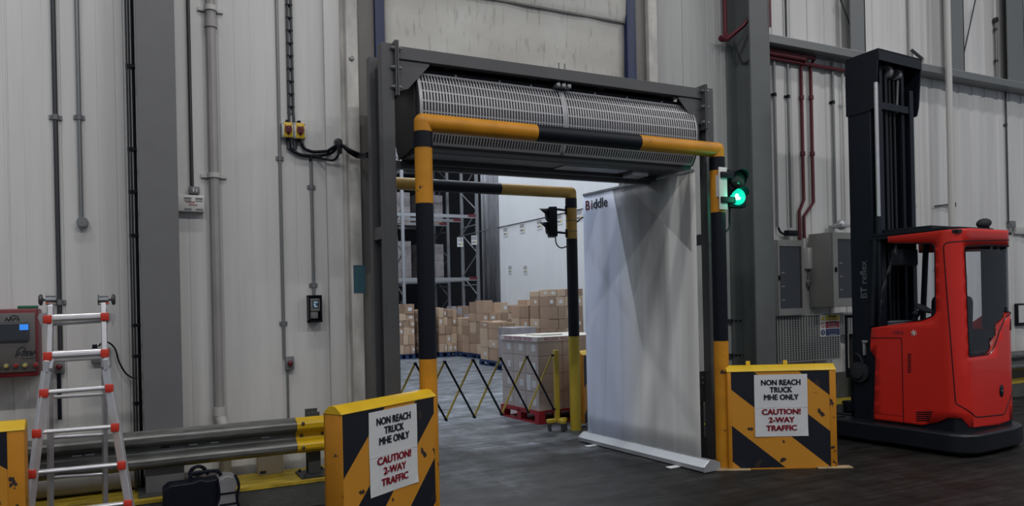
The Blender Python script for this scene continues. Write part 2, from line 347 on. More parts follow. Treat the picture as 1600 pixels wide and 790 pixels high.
    def lathe(s, prof, c, axis, seg=20, mi=0):   # prof = (r, t) along axis from c
        ax = Vector(axis).normalized(); u = ax.orthogonal().normalized(); w = ax.cross(u); c = Vector(c); R = []
        for r, t in prof: R.append([s.bm.verts.new(c+ax*t+(u*math.cos(2*PI*j/seg)+w*math.sin(2*PI*j/seg))*max(r, 1e-4)) for j in range(seg)])
        fs = []
        for i in range(len(R)-1):
            for j in range(seg): fs.append(s.bm.faces.new((R[i][j], R[i][(j+1) % seg], R[i+1][(j+1) % seg], R[i+1][j])))
        fs.append(s.bm.faces.new(R[0][::-1])); fs.append(s.bm.faces.new(R[-1])); s._mark(fs, mi); bmesh.ops.recalc_face_normals(s.bm, faces=fs); return s

MW = {}                                    # world matrix of every empty / thing, kept by hand
def thing(name, label, cat, loc=(0, 0, 0), rz=0., group=None):
    o = bpy.data.objects.new(name, None); COL.objects.link(o); o.location = loc; o.rotation_euler = (0, 0, rz); o.empty_display_size = .1
    o['label'] = label; o['category'] = cat
    if group: o['group'] = group
    MW[o.name] = Matrix.Translation(loc) @ Matrix.Rotation(rz, 4, 'Z'); return o
def tag(o, label, cat, group=None, kind=None):
    o['label'] = label; o['category'] = cat
    if group: o['group'] = group
    if kind: o['kind'] = kind
    return o
def obj(name, mb, mats, parent=None, world=False, smooth=35, base=None, label=None, bev=0.):
    me = bpy.data.meshes.new(name)
    if world and parent is not None: mb.bm.transform(MW[parent.name].inverted())
    if base is not None: mb.bm.transform(Matrix.Translation(-Vector(base)))
    mb.bm.to_mesh(me); mb.bm.free()
    for m in ([mats] if isinstance(mats, str) else mats): me.materials.append(MATS[m])
    if smooth:
        for p in me.polygons: p.use_smooth = True
        me.set_sharp_from_angle(angle=math.radians(smooth))
    o = bpy.data.objects.new(name, me); COL.objects.link(o)
    if base is not None: o.location = base
    if parent is not None: o.parent = parent; MW[o.name] = MW[parent.name]
    else: MW[o.name] = Matrix.Translation(base) if base is not None else Matrix.Identity(4)
    if label: o['label'] = label
    if bev:
        b = o.modifiers.new('bevel', 'BEVEL'); b.width = bev; b.segments = 2; b.limit_method = 'ANGLE'
    return o
def struct(name, mb, mats, **k):
    o = obj(name, mb, mats, **k)
    if o.parent is None: o['kind'] = 'structure'
    return o
def copy_tree(o, parent=None):
    c = o.copy(); COL.objects.link(c)
    if parent is not None: c.parent = parent
    for ch in list(o.children): copy_tree(ch, c)
    return c
def text(name, body, size, m, parent, mtx, align='CENTER', depth=.0008, bold=0., world=False, shear=0., sx=1.):
    cu = bpy.data.curves.new('t', 'FONT'); cu.body = body; cu.size = size; cu.align_x = align; cu.align_y = 'CENTER'; cu.extrude = depth; cu.shear = shear; cu.resolution_u = 3; cu.space_line = .92
    t = bpy.data.objects.new('t', cu); COL.objects.link(t); dg = bpy.context.evaluated_depsgraph_get(); dg.update()
    me = bpy.data.meshes.new_from_object(t.evaluated_get(dg)); bpy.data.objects.remove(t); bpy.data.curves.remove(cu)
    if bold:                                # heavier strokes: the glyphs laid over themselves, slightly shifted
        b_ = bmesh.new()
        for dx, dy in ((0, 0), (bold, 0), (-bold, 0), (0, bold*.6), (0, -bold*.6)):
            m2 = me.copy(); m2.transform(Matrix.Translation((dx, dy, 0))); b_.from_mesh(m2); bpy.data.meshes.remove(m2)
        b_.to_mesh(me); b_.free()
    me.transform(mtx @ Matrix.Diagonal((sx, 1, 1, 1)))
    if world: me.transform(MW[parent.name].inverted())
    me.materials.clear(); me.materials.append(MATS[m]); o = bpy.data.objects.new(name, me); COL.objects.link(o); o.parent = parent; return o
FRONT = Matrix.Rotation(PI/2, 4, 'X')      # text upright in the xz plane, readable from -y
def at(x, y, z, rot=FRONT): return Matrix.Translation((x, y, z)) @ rot
LEFTF = Matrix.Rotation(-PI/2, 4, 'Z') @ FRONT   # readable from -x

# ------------------------------------------------------------------ floor, walls, ceilings
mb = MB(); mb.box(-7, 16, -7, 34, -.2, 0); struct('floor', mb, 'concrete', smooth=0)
WY, RY = 6.6, 6.95                                   # panel wall face, cladding face behind the right column
def panelwall(x0, x1, y, z0, z1, joints, rib=.125, gd=.006, rd=.0022, th=.18):   # vertical sheets with grooves at the joints and fine ribs between
    pr = [(x0, y)]; x = x0; js = sorted(j for j in joints if x0 < j < x1); ev = []
    for j in js: ev += [(j-.007, y), (j-.004, y+gd), (j+.004, y+gd), (j+.007, y)]
    k = math.ceil(x0/rib)*rib
    while k < x1:
        if all(abs(k-j) > .03 for j in js) and k-x0 > .02 and x1-k > .02: ev += [(k-.010, y), (k-.005, y+rd), (k+.005, y+rd), (k+.010, y)]
        k += rib
    pr += sorted(ev, key=lambda e: e[0]); pr += [(x1, y), (x1, y+th), (x0, y+th)]
    m = MB(); m.prism(pr, 'z', z0, z1); return m
jl = [onY(px, 300, WY).x for px in (14, 97, 198, 322, 437)]
struct('wall_left', panelwall(-6.5, 1.50, WY, 0, 8, jl+[-1.6, -2.6, -3.6, -4.6, -5.6]), 'panel', smooth=0)
struct('wall_middle', panelwall(5.0, 6.55, WY, 0, 8, [onY(1066, 60, WY).x], rib=.1), 'panel_shaded', smooth=0)
mb = MB(); mb.box(1.50, 5.0, WY, WY+.18, 3.25, 8); struct('wall_top', mb, 'panel', smooth=0)
mb = MB(); mb.box(1.50, 2.0, WY, WY+.18, 0, 3.25); mb.box(4.76, 5.0, WY, WY+.18, 0, 3.25); struct('door_frame', mb, 'jamb', smooth=0)
def clad(x0, x1, y, z0, z1, th=.12):
    pr = []; x = x0
    while x < x1-.02:
        pr += [(x, y), (x+.012, y+.016), (x+.10, y+.016), (x+.112, y)]; x += .32
    pr += [(x1, y), (x1, y+th), (x0, y+th)]; m = MB(); m.prism(pr, 'z', z0, z1); return m
struct('wall_right', clad(6.55, 16, RY, 0, 9), 'cladding', smooth=0)
mb = MB(); mb.box(6.55, 16, RY-.02, RY, 0, .55); struct('baseboard_right', mb, 'kerb_side', smooth=0)
# cold store shell
def sidewall(x, y0, y1, z0, z1, js, th=.15):
    pr = [(y0, x)]
    for j in js: pr += [(j-.012, x), (j-.006, x+.008), (j+.006, x+.008), (j+.012, x)]
    pr += [(y1, x), (y1, x+th), (y0, x+th)]; m = MB(); m.prism([(b, a) for a, b in pr], 'z', z0, z1); return m
struct('wall_cold_right', sidewall(10.9, 7.08, 23.35, 0, 10, [7.6+1.2*i for i in range(13)]), 'coldpanel', smooth=0)
mb = MB(); mb.box(10.9, 16, 23.35, 23.5, 0, 10); struct('wall_cold_return', mb, 'coldpanel', smooth=0)
mb = MB(); mb.box(-4, 16, 31, 31.2, 0, 10); struct('wall_cold_back', mb, 'void', smooth=0)
mb = MB(); mb.box(-4.2, -4, WY+.2, 31, 0, 10); struct('wall_cold_left', mb, 'coldpanel', smooth=0)
mb = MB(); mb.box(-4, 16, WY+.2, 31, 10, 10.2); struct('ceiling', mb, 'ceiling_grey', smooth=0)
mb = MB(); mb.box(-7, 16, -7, WY, 10.4, 10.6); struct('ceiling_hall', mb, 'ceiling_grey', smooth=0)

# doorway jambs
mb = MB(); mb.box(1.50, 1.655, WY-.05, WY, 0, 6.2, bev=.006); struct('trim_1', mb, 'panel')
mb = MB(); mb.box(1.668, 1.775, WY-.16, WY, 0, 6.2, bev=.012); mb.box(1.64, 1.668, WY-.07, WY, 0, 6.2); struct('trim_2', mb, 'jamb')
mb = MB(); mb.box(1.777, 1.945, WY-.09, WY, 0, 6.2, bev=.004); struct('trim_3', mb, 'jamb_dark')
mb = MB(); mb.box(4.82, 4.965, WY-.09, WY, 0, 6.2, bev=.004); struct('trim_4', mb, 'jamb_dark')
mb = MB(); mb.box(4.968, 5.09, WY-.14, WY, 0, 6.2, bev=.01); struct('trim_5', mb, 'jamb')
# raised fabric door with blue side tracks
dr = thing('fabric_door', 'dirty off-white fabric door rolled up above the portal between blue tracks', 'door', (3.37, WY-.05, 3.25))
mb = MB(); n = 28; prof = []
zl = [(3.2, .0), (3.5, .004), (4.0, .0), (4.30, .008), (4.52, .012), (4.56, .030), (4.62, .05), (4.9, .062), (5.4, .05), (6.2, .04)]
rows = []
for z, dy in zl:
    rows.append([mb.bm.verts.new((2.035+2.672*i/n, WY-.052-dy-.006*math.sin(i*.9+z*1.3)*math.sin(i*.33), z-.0*i)) for i in range(n+1)])
for a, b in zip(rows, rows[1:]):
    for i in range(n): mb.bm.faces.new((a[i], a[i+1], b[i+1], b[i]))
curt = obj('curtain', mb, 'door_fabric', dr, world=True, smooth=60); so = curt.modifiers.new('s', 'SOLIDIFY'); so.thickness = .006
mb = MB(); mb.box(2.04, 4.70, WY-.09, WY-.076, 4.535, 4.555); obj('seam', mb, 'jamb_dark', dr, world=True)
for a, b in ((1.947, 2.036), (4.706, 4.819)):
    mb = MB(); mb.box(a, b, WY-.115, WY-.002, 0, 6.2, bev=.006); obj('track', mb, 'blue_track', dr, world=True)
# kerb along the left wall, and on the right
mb = MB(); mb.box(-6.5, 1.52, 6.04, WY-.055, 0, .2, mi=0); mb.box(-6.5, 1.52, 6.035, WY-.055, .2, .206, mi=1); mb.box(-6.5, 1.52, 6.033, 6.04, .185, .206, mi=1)
struct('kerb', mb, ['kerb_side', 'kerb_yellow'], smooth=0)
mb = MB(); mb.box(6.6, 16, 6.55, RY-.03, 0, .2); mb.box(6.6, 16, 6.545, RY-.03, .2, .206, mi=1); struct('kerb_right', mb, ['kerb_side', 'kerb_yellow'], smooth=0)

# ------------------------------------------------------------------ columns, girts, posts
def column(name, x0, x1, y0, y1, h, m, label):
    t = thing(name, label, 'column', ((x0+x1)/2, (y0+y1)/2, 0))
    mb = MB(); xm = (x0+x1)/2
    mb.box(x0, x1, y0, y0+.022, .0, h); mb.box(xm-.008, xm+.008, y0+.022, y1-.022, 0, h); mb.box(x0, x1, y1-.022, y1, 0, h)
    obj('flange_section', mb, m, t, world=True, smooth=0, bev=.002); return t
cl = column('steel_column', .02, .286, 6.19, WY-.01, 7.5, 'column', 'wide grey steel column against the white panel wall behind the guard rail')
mb = MB(); mb.box(-.03, .336, 6.12, WY-.01, .206, .226); obj('base_plate', mb, 'rail_dark', cl, world=True)
cr = column('steel_column', 6.175, 6.47, 6.2, WY-.005, 7.5, 'column_light', 'grey steel I-column standing right of the green traffic light')
mb = MB(); mb.box(6.33, 6.46, 6.23, 6.58, 3.62, 3.635, rot=Matrix.Rotation(-.0, 3, 'Y')); obj('stiffener', mb, 'column_light', cr, world=True)
def girt(name, x0, x1, z, m=('girt', 'girt_light')):
    mb = MB(); y = RY-.24
    mb.prism([(y, z), (y, z+.09), (y+.012, z+.09), (y+.012, z+.02), (RY-.002, z+.02), (RY-.002, z)], 'x', x0, x1)
    mb.prism([(y-.002, z+.088), (RY-.004, z+.088), (RY-.004, z+.1), (y-.002, z+.1)], 'x', x0, x1, mi=1); return struct(name, mb, list(m), smooth=0)
girt('trim_6', 6.48, 16, 4.72)
for i, (px0, px1) in enumerate(((1329, 1352), (1487, 1506), (1574, 1600))):
    a = onY(px0, 30, RY-.2).x; b = onY(px1, 30, RY-.2).x
    mb = MB(); xm = b-.012; mb.box(a, b, RY-.2, RY-.185, 4.82, 8); mb.box(xm-.008, xm+.008, RY-.2, RY-.002, 4.82, 8); struct('trim_%d' % (7+i), mb, 'girt', smooth=0)
for (p, q, lab) in (((1312, -4), (1339, 68), 'thin steel sag rod slanting down to the rail right of the tall column'), ((1524, 0), (1506, 84), 'thin steel sag rod slanting left above the girt at far right')):
    a = onY(*p, RY-.1); b = onY(*q, RY-.1); mb = MB(); mb.cyl(a, b, .010, 8); tag(obj('tie_rod', mb, 'conduit_dark', base=None), lab, 'rod')

# ------------------------------------------------------------------ pipes and conduits on the walls
def conduit(name, label, cat, pts, r, m, clips=(), cm=None, cr=None, smooth=0, seg=10, yb=None):
    p0 = Vector(pts[0]); t = thing(name, label, cat, pts[-1])
    mb = MB(); mb.tube(pts, r, seg, smooth=smooth); obj('pipe', mb, m, t, world=True)
    for c in clips:
        c = Vector(c); mb = MB(); k = cr or r*1.35; mb.cyl((c.x, c.y, c.z-.02), (c.x, c.y, c.z+.02), k, 12); mb.box(c.x-k*1.9, c.x+k*1.9, c.y+r*.6, c.y+r+.004, c.z-.016, c.z+.016)
        obj('saddle', mb, cm or m, t, world=True)
    return t
def vpipe(name, label, cat, px, py, z0, z1, r, m, clip_py=(), wy=WY, cm=None, cr=None):
    y = wy-r-.004; x = onY(px, py, y).x
    return conduit(name, label, cat, [(x, y, z1), (x, y, z0)], r, m, [(x, y, onY(px, c, y).z) for c in clip_py], cm, cr), x, y
vpipe('conduit', 'grey steel conduit running down left of the ladder to the red wall button', 'conduit', 88, 250, onY(92, 560, WY).z, 7.5, .017, 'conduit_dark', (183, 472), cm='box_grey')
t, x, y = vpipe('conduit', 'grey conduit ending in a round box high on the left wall', 'conduit', 125, 250, onY(128, 340, WY).z, 7.5, .015, 'conduit', (183,), cm='box_grey')
mb = MB(); c = onY(129, 347, WY-.03); mb.cyl((c.x, WY-.05, c.z), (c.x, WY, c.z), .040, 24); mb.cyl((c.x, WY-.054, c.z), (c.x, WY-.05, c.z), .032, 24); mb.cyl((c.x+.0, WY-.058, c.z), (c.x, WY-.05, c.z), .007, 8); obj('round_box', mb, 'conduit', t, world=True)
# cables along the left edge of the left column
mb = MB()
for k, (dx, r) in enumerate(((-.022, .012), (-.048, .008), (-.066, .007))): mb.tube([(.02+dx, 6.40-.02*k, 7.5), (.02+dx, 6.40-.02*k, .21)], r, 8, mi=0 if k == 0 else 1)
t = thing('cable_run', 'black cables clipped down the left edge of the left steel column', 'cable', (0, 6.4, .21)); obj('cable', mb, ['black', 'conduit_dark'], t, world=True)
for py in (105, 234, 300, 368, 508, 556, 630):
    z = onY(212, py, 6.4).z; mb = MB(); mb.box(-.055, .012, 6.365, 6.43, z-.012, z+.012); obj('clip', mb, 'black', t, world=True)
t, x, y = vpipe('conduit', 'grey conduit dropping to the white thermostat box right of the left column', 'conduit', 297, 150, onY(303, 292, WY).z, 7.5, .014, 'conduit_dark')
vp, x, y = vpipe('drain_pipe', 'fat pale drain pipe right of the left column with an offset white foot', 'pipe', 333, 200, onY(345, 650, WY-.05).z, 7.5, .041, 'drain', (14, 274), cm='pipe_white', cr=.052)
zt = onY(345, 642, WY-.05).z
mb = MB(); mb.tube([(x, y, zt+.02), (x, y, zt-.03), (x+.03, y-.03, zt-.16), (x+.035, y-.03, .42), (x+.035, y-.03, .206)], .046, 14, smooth=4); obj('foot_bend', mb, 'pipe_white', vp, world=True)
for z in (zt+.0, onY(331, 40, WY).z): mb = MB(); mb.cyl((x, y, z-.035), (x, y, z+.035), .05, 20); obj('socket', mb, 'pipe_white' if z < 2 else 'drain', vp, world=True)
t, x, y = vpipe('conduit', 'long thin grey conduit from the ceiling down to the small red call button', 'conduit', 438, 270, onY(451, 557, WY).z, 7.5, .013, 'conduit', (247, 505), cm='box_grey')
vpipe('conduit', 'short thin conduit below the small red call button down to the guard rail', 'conduit', 450, 620, .5, onY(452, 578, WY).z, .010, 'conduit')
t, x, y = vpipe('conduit', 'thin grey conduit feeding the black card terminal', 'conduit', 488, 350, onY(490, 462, WY).z, onY(485, 250, WY).z, .014, 'conduit', (292, 445), cm='box_grey')
# strap pair of cables to the isolators
a, b = onY(446, 190, WY-.03), onY(464, 190, WY-.03); zt = onY(455, 178, WY).z; xm = onY(453, 90, WY-.02).x
t = thing('cable_pair', 'pair of grey cables on a perforated strap running down to the yellow isolator switches', 'cable', (xm, WY, zt))
mb = MB(); mb.tube([(xm-.018, WY-.025, 7.5), (xm-.018, WY-.025, zt+.03), (a.x, WY-.03, a.z)], .010, 8, smooth=3); mb.tube([(xm+.018, WY-.025, 7.5), (xm+.018, WY-.025, zt+.03), (b.x, WY-.03, b.z)], .010, 8, smooth=3); obj('cable', mb, 'conduit_dark', t, world=True)
mb = MB(); mb.box(xm-.032, xm+.032, WY-.012, WY-.002, zt, 7.5)
obj('strap', mb, 'conduit', t, world=True)
mb = MB()
for k in range(40): mb.box(xm-.028, xm+.028, WY-.036, WY-.011, zt+.05+k*.11, zt+.062+k*.11)
obj('cable_tie', mb, 'black', t, world=True)
# isolators
for i, (p0, p1, lab) in enumerate((((441, 190), (459, 215), 'yellow isolator switch with dark red knob, the left one of the pair'), ((459.6, 191), (478, 217), 'yellow isolator switch with dark red knob, the right one of the pair'))):
    a = onY(*p0, WY-.07); b = onY(*p1, WY-.07); xc = (a.x+b.x)/2; zc = (a.z+b.z)/2; w = (b.x-a.x)/2; h = (a.z-b.z)/2
    t = thing('isolator_switch', lab, 'switch', (xc, WY, zc), 0, 'yellow isolator switches')
    mb = MB(); mb.box(-w, w, -.07, -.001, -h, h, bev=.004)
    for sx in (-1, 1):
        for sz in (-1, 1): mb.cyl((sx*w*.85, -.073, sz*h*.83), (sx*w*.85, -.07, sz*h*.83), .004, 8, mi=1)
    obj('housing', mb, ['white_plastic', 'conduit_dark'], t)
    mb = MB(); mb.box(-w*.72, w*.78, -.078, -.07, -h*.97, h*.97, bev=.003); obj('cover_plate', mb, 'iso_yellow', t)
    mb = MB(); mb.cyl((0, -.102, 0), (0, -.078, 0), .030, 24); mb.box(-.007, .007, -.112, -.10, -.03, .03, bev=.002); mb.prism([(-.012, -.026), (.012, -.026), (0, -.052)], 'y', -.09, -.079)
    for sx in (-1, 1): mb.prism([(sx*.014, .02), (sx*.028, .012), (sx*.024, .045)], 'y', -.09, -.079)
    obj('rotary_knob', mb, 'dark_red', t)
    mb = MB()
    for sz in (-1, 1): mb.cyl((0, -.035, sz*h), (0, -.035, sz*(h+.025)), .014, 12)
    obj('gland', mb, 'black', t)
# heavy black cables from the isolators to the portal
def wp(px, py, dy=.03): return onY(px, py, WY-dy)
for pts, lab, r in (([wp(452, 222), wp(456, 234), wp(472, 242), wp(497, 243), wp(515, 240, .10), wp(523, 234, .13), wp(530, 224, .20), wp(545, 237, .24), wp(560, 245, .24), wp(574, 244, .62)], 'thick black cable looping from the left yellow isolator to the portal frame', .014),
                    ([wp(471, 223), wp(476, 232), wp(490, 237), wp(511, 236), wp(512, 236, .10), wp(523, 229, .15), wp(533, 226, .22), wp(548, 235, .26), wp(563, 241, .26), wp(574, 240, .62)], 'thick black cable looping from the right yellow isolator to the portal frame', .014),
                    ([wp(485, 252), wp(486, 246), wp(494, 245), wp(510, 249, .09), wp(521, 250, .10), wp(528, 243, .14), wp(531, 230, .19)], 'thin black cable joining the card terminal conduit to the cable bunch', .010)):
    mb = MB(); mb.tube(pts, r, 10, smooth=5); tag(obj('power_cable', mb, 'black'), lab, 'cable')
mb = MB(); c = wp(531, 222, .19); mb.tube([(c.x, WY-.06, c.z+.03), (c.x-.012, WY-.22, c.z), (c.x, WY-.17, c.z-.09)], .022, 10, smooth=4); tag(obj('cable_clamp', mb, 'graphite_dark'), 'dark clamp bunching the black cables beside the doorway jamb', 'clamp')
# thermostat box right of left column
a = onY(285, 304, WY-.06); b = onY(315, 331, WY-.06)
t = thing('thermostat_box', 'small white wall box with red script beside the left steel column', 'box', ((a.x+b.x)/2, WY, (a.z+b.z)/2)); w = (b.x-a.x)/2+.02; h = (a.z-b.z)/2
mb = MB(); mb.box(-w-.02, w, -.07, -.001, -h, h, bev=.006)
obj('housing', mb, 'white_plastic', t)
for sx in (-.055, .03):
    for z, hh in ((h-.028, .008), (h-.048, .004), (-h+.018, .008)): mb = MB(); mb.box(sx-.004, sx+.05, -.073, -.069, z-hh/1.2, z+hh/1.2); obj('slot', mb, 'box_grey', t)
mb = MB()
random.seed(3)
for row in range(2):
    x = -.045+row*.02
    pts = [(x+i*.008, -.0715, .008-row*.022+random.uniform(-.004, .006)) for i in range(9)]
    mb.tube(pts, .0028, 5)
obj('script_mark', mb, 'text_red', t)
a = onY(295, 291, WY-.05); b = onY(312, 304, WY-.05)
t = thing('relay_box', 'small dark grey socket box on top of the white thermostat box', 'box', ((a.x+b.x)/2, WY, b.z)); mb = MB(); w = (b.x-a.x)/2; mb.box(-w, w, -.06, -.001, .006, a.z-b.z, bev=.004); obj('housing', mb, 'box_grey', t)
mb = MB(); mb.box(-.012, .0, -.064, -.06, .02, .05); mb.box(.012, .022, -.064, -.06, .02, .045); obj('indicator', mb, 'white_plastic', t)
# card terminal
a = onY(482, 461, WY-.09); b = onY(504, 503, WY-.09); xc, zc = (a.x+b.x)/2, (a.z+b.z)/2; w, h = (b.x-a.x)/2, (a.z-b.z)/2
t = thing('card_terminal', 'black wall terminal with small lit screen left of the doorway', 'terminal', (xc, WY, zc))
mb = MB(); mb.box(-w, w, -.03, -.001, -h, h, bev=.004); mb.box(-w, -w+.012, -.09, -.03, -h, h); mb.box(w-.012, w, -.09, -.03, -h, h); mb.box(-w, w, -.09, -.03, h-.012, h); mb.box(-w, w, -.09, -.03, -h, -h+.016); obj('hood', mb, 'black', t)
mb = MB(); mb.box(-w+.018, w-.014, -.07, -.03, -h*.18, h*.80, bev=.004); mb.box(-w+.02, w-.03, -.06, -.03, -h*.72, -h*.22, bev=.003); obj('reader', mb, 'tool_grey', t)
mb = MB(); mb.box(-w*.35, w*.55, -.073, -.069, h*.06, h*.62); s_ = obj('screen', mb, 'screen_dark', t)
mb = MB(); mb.box(-w*.15, w*.35, -.0745, -.0725, h*.12, h*.22); mb.box(-w*.2, w*.1, -.0745, -.0725, h*.24, h*.38); mb.box(-w*.2, w*.4, -.0745, -.0725, h*.42, h*.54); obj('lit_text', mb, 'screen_lit', s_)
# call buttons
for (p0, p1, lab, cm) in (((446, 557), (460, 577), 'small red call button on a grey plate above the guard rail', True), ((84, 563), (101, 582), 'red wall button partly hidden behind the ladder', False)):
    a = onY(*p0, WY-.05); b = onY(*p1, WY-.05); xc, zc = (a.x+b.x)/2, (a.z+b.z)/2; w, h = (b.x-a.x)/2, (a.z-b.z)/2
    t = thing('call_button', lab, 'button', (xc, WY, zc)); mb = MB(); mb.box(-w, w, -.05, -.001, -h, h, bev=.004); obj('housing', mb, 'box_grey' if cm else 'conduit', t)
    mb = MB(); mb.cyl((0, -.075, 0), (0, -.05, 0), w*.62, 20); mb.ball((0, -.075, 0), w*.6, .012, w*.6); obj('push_button', mb, 'dark_red', t)
a = onY(92, 583, WY-.03); mb = MB(); mb.tube([(a.x, WY-.03, a.z), (a.x, WY-.03, a.z-.35)], .014, 8); tag(obj('cable', mb, 'black'), 'black cable hanging down from the wall button behind the ladder', 'cable')
# outlet behind ladder with cable to the column
a = onY(142, 544, WY-.05); b = onY(171, 566, WY-.05); t = thing('wall_socket', 'grey wall socket behind the right side of the ladder', 'socket', ((a.x+b.x)/2, WY, (a.z+b.z)/2)); w, h = (b.x-a.x)/2, (a.z-b.z)/2
mb = MB(); mb.box(-w, w, -.05, -.001, -h, h, bev=.004); obj('housing', mb, 'conduit', t); mb = MB(); mb.box(-w+.01, -w+.045, -.085, -.05, h-.01, h+.03, bev=.004); obj('plug', mb, 'black', t)
mb = MB(); mb.tube([wp(154, 541, .07), wp(160, 535, .06), wp(170, 535, .06), wp(180, 545, .06), wp(186, 565, .06), wp(196, 582, .06), wp(207, 590, .09), wp(214, 590, .16)], .0065, 8, smooth=5); tag(obj('cable', mb, 'black'), 'thin black cable curving from the wall socket to the left column', 'cable')
# round bolt and teal sign on the white jamb
mb = MB(); c = onY(549, 91, WY-.16); mb.lathe([(.024, 0), (.024, .006), (.016, .010), (.016, .013), (.007, .013)], (c.x, WY-.16, c.z), (0, -1, 0), 20); tag(obj('bolt_cap', mb, 'conduit'), 'round bolt cap high on the pale doorway jamb', 'bolt')
a = onY(552, 414, WY-.16); b = onY(571, 457, WY-.16); t = thing('jamb_sign', 'small dark teal sign stuck on the pale doorway jamb', 'sign', ((a.x+b.x)/2, WY-.161, (a.z+b.z)/2)); w, h = (b.x-a.x)/2, (a.z-b.z)/2
mb = MB(); mb.box(-w, w, -.004, 0, -h, h); obj('plate', mb, 'teal', t)
mb = MB()
for k in range(5): z = h*.72-k*h*.36; mb.box(-w*.55, w*.5, -.0052, -.0038, z-.004, z+.004); mb.box(-w*.55, -w*.4, -.0052, -.0038, z-h*.26, z); 
obj('lettering', mb, 'teal_text', t)

# ------------------------------------------------------------------ charger on the left wall
a = onY(-60, 484, 6.32); b = onY(60, 587, 6.32); x0, x1, z0, z1 = a.x, b.x, b.z, a.z
t = thing('battery_charger', 'grey and dark red charger box with a screen and coloured buttons on the left wall', 'charger', ((x0+x1)/2, WY, z0))
mb = MB(); mb.box(x0, x1, 6.32, WY-.001, z0, z1, bev=.012); obj('case', mb, 'charger_red', t, world=True)
mb = MB(); mb.box(x0+.01, x1-.012, 6.308, 6.32, z0+.035, z1-.03, bev=.004); obj('front_panel', mb, 'charger_grey', t, world=True)
def cp(px, py): return onY(px, py, 6.308)
a = cp(-26, 505); b = cp(46, 533); mb = MB(); mb.box(a.x, b.x, 6.292, 6.308, b.z, a.z, bev=.012); fr = obj('screen_frame', mb, 'graphite', t, world=True)
a = cp(-22, 507); b = cp(43, 530); mb = MB(); mb.box(a.x, b.x, 6.288, 6.293, b.z, a.z); obj('screen', mb, 'screen_dark', fr, world=True)
a = cp(31, 506.5); b = cp(45, 515); mb = MB(); mb.box(a.x, b.x, 6.285, 6.289, b.z, a.z); obj('lcd', mb, 'lcd_blue', fr, world=True)
for px, m in ((10, 'button_yellow'), (25, 'button_red'), (39.5, 'button_yellow'), (56, 'button_red'), (-4, 'button_yellow'), (-18, 'button_red')):
    c = cp(px, 571.5-(px-10)*.04); mb = MB(); mb.cyl((c.x, 6.302, c.z), (c.x, 6.308, c.z), .021, 18, mi=1); mb.lathe([(.015, 0), (.015, .014), (.011, .020), (.004, .021)], (c.x, 6.302, c.z), (0, -1, 0), 18); obj('push_button', mb, [m, 'charger_grey'], t, world=True)
mb = MB()
for pl in ([(8, 501), (11, 496), (14, 501), (17, 495), (20, 500), (24, 496), (29, 500)], [(16, 495), (22, 492), (28, 494), (30, 500)], [(24, 557), (28, 546), (35, 541), (40, 543), (37, 549)], [(27, 556), (31, 549), (34, 555)], [(36, 556), (36, 548), (39, 547), (40, 555), (43, 555), (43, 547), (47, 548), (47, 555), (50, 548), (50, 554), (55, 547), (56, 553)], [(34, 558), (44, 559), (55, 557)]):
    mb.tube([(cp(*p).x, 6.306, cp(*p).z) for p in pl], .0035, 5)
obj('emblem', mb, 'text_black', t, world=True)
mb = MB(); mb.tube([wp(68, 588, .2), wp(67, 620, .2), wp(66, 655, .2)], .014, 8); tag(obj('cable', mb, 'black'), 'black cable hanging below the charger box', 'cable')
c = onY(43, 483, 6.36); mb = MB(); mb.box(c.x-.06, c.x+.06, 6.34, 6.44, z1+.001, z1+.022, bev=.006); tag(obj('folded_cloth', mb, 'green_scrap'), 'small green cloth scrap lying on top of the charger', 'cloth')

# ------------------------------------------------------------------ guard rail left
gr = thing('guard_rail', 'galvanised W-beam guard rail on the left kerb with a yellow end piece', 'guard rail', (-1, 6.2, .206))
WP = [(0, .405), (-.02, .418), (-.075, .440), (-.082, .455), (-.082, .480), (-.072, .495), (-.012, .525), (-.006, .548), (-.012, .570), (-.072, .600), (-.082, .615), (-.082, .650), (-.072, .665), (-.02, .680), (0, .694)]
def wbeam(x0, x1, y, th=.006, dz=0): 
    o = [(y+a, z+dz) for a, z in WP]; return o + [(y+a+th, z+dz) for a, z in WP[::-1]]
mb = MB(); mb.prism(wbeam(0, 0, 6.18), 'x', -6.5, 1.135); obj('beam', mb, 'galv', gr, world=True, smooth=25)
mb = MB(); mb.prism(wbeam(0, 0, 6.17), 'x', 1.115, 1.47); obj('end_section', mb, 'cap_yellow', gr, world=True, smooth=25)
for x, z in ((1.16, .655), (1.33, .548), (1.16, .46), (1.36, .65), (1.16, .548)): mb = MB(); y = 6.17-(.084 if z > .6 or z < .5 else .008); mb.lathe([(.014, 0), (.014, .006), (.008, .012)], (x, y, z), (0, -1, 0), 12); obj('bolt', mb, 'rail_dark', gr, world=True)
for px, m in ((302, 'alu'), (335, 'alu'), (415, 'alu'), (258, 'black'), (140, 'alu'), (120, 'alu')):
    c = onY(px, 690, 6.165); mb = MB(); mb.box(c.x-.03, c.x+.03, 6.160, 6.176, .556, .564); obj('slot', mb, 'label_white' if m == 'alu' else 'black', gr, world=True)  # pale strips painted in for the light showing through the beam's slots
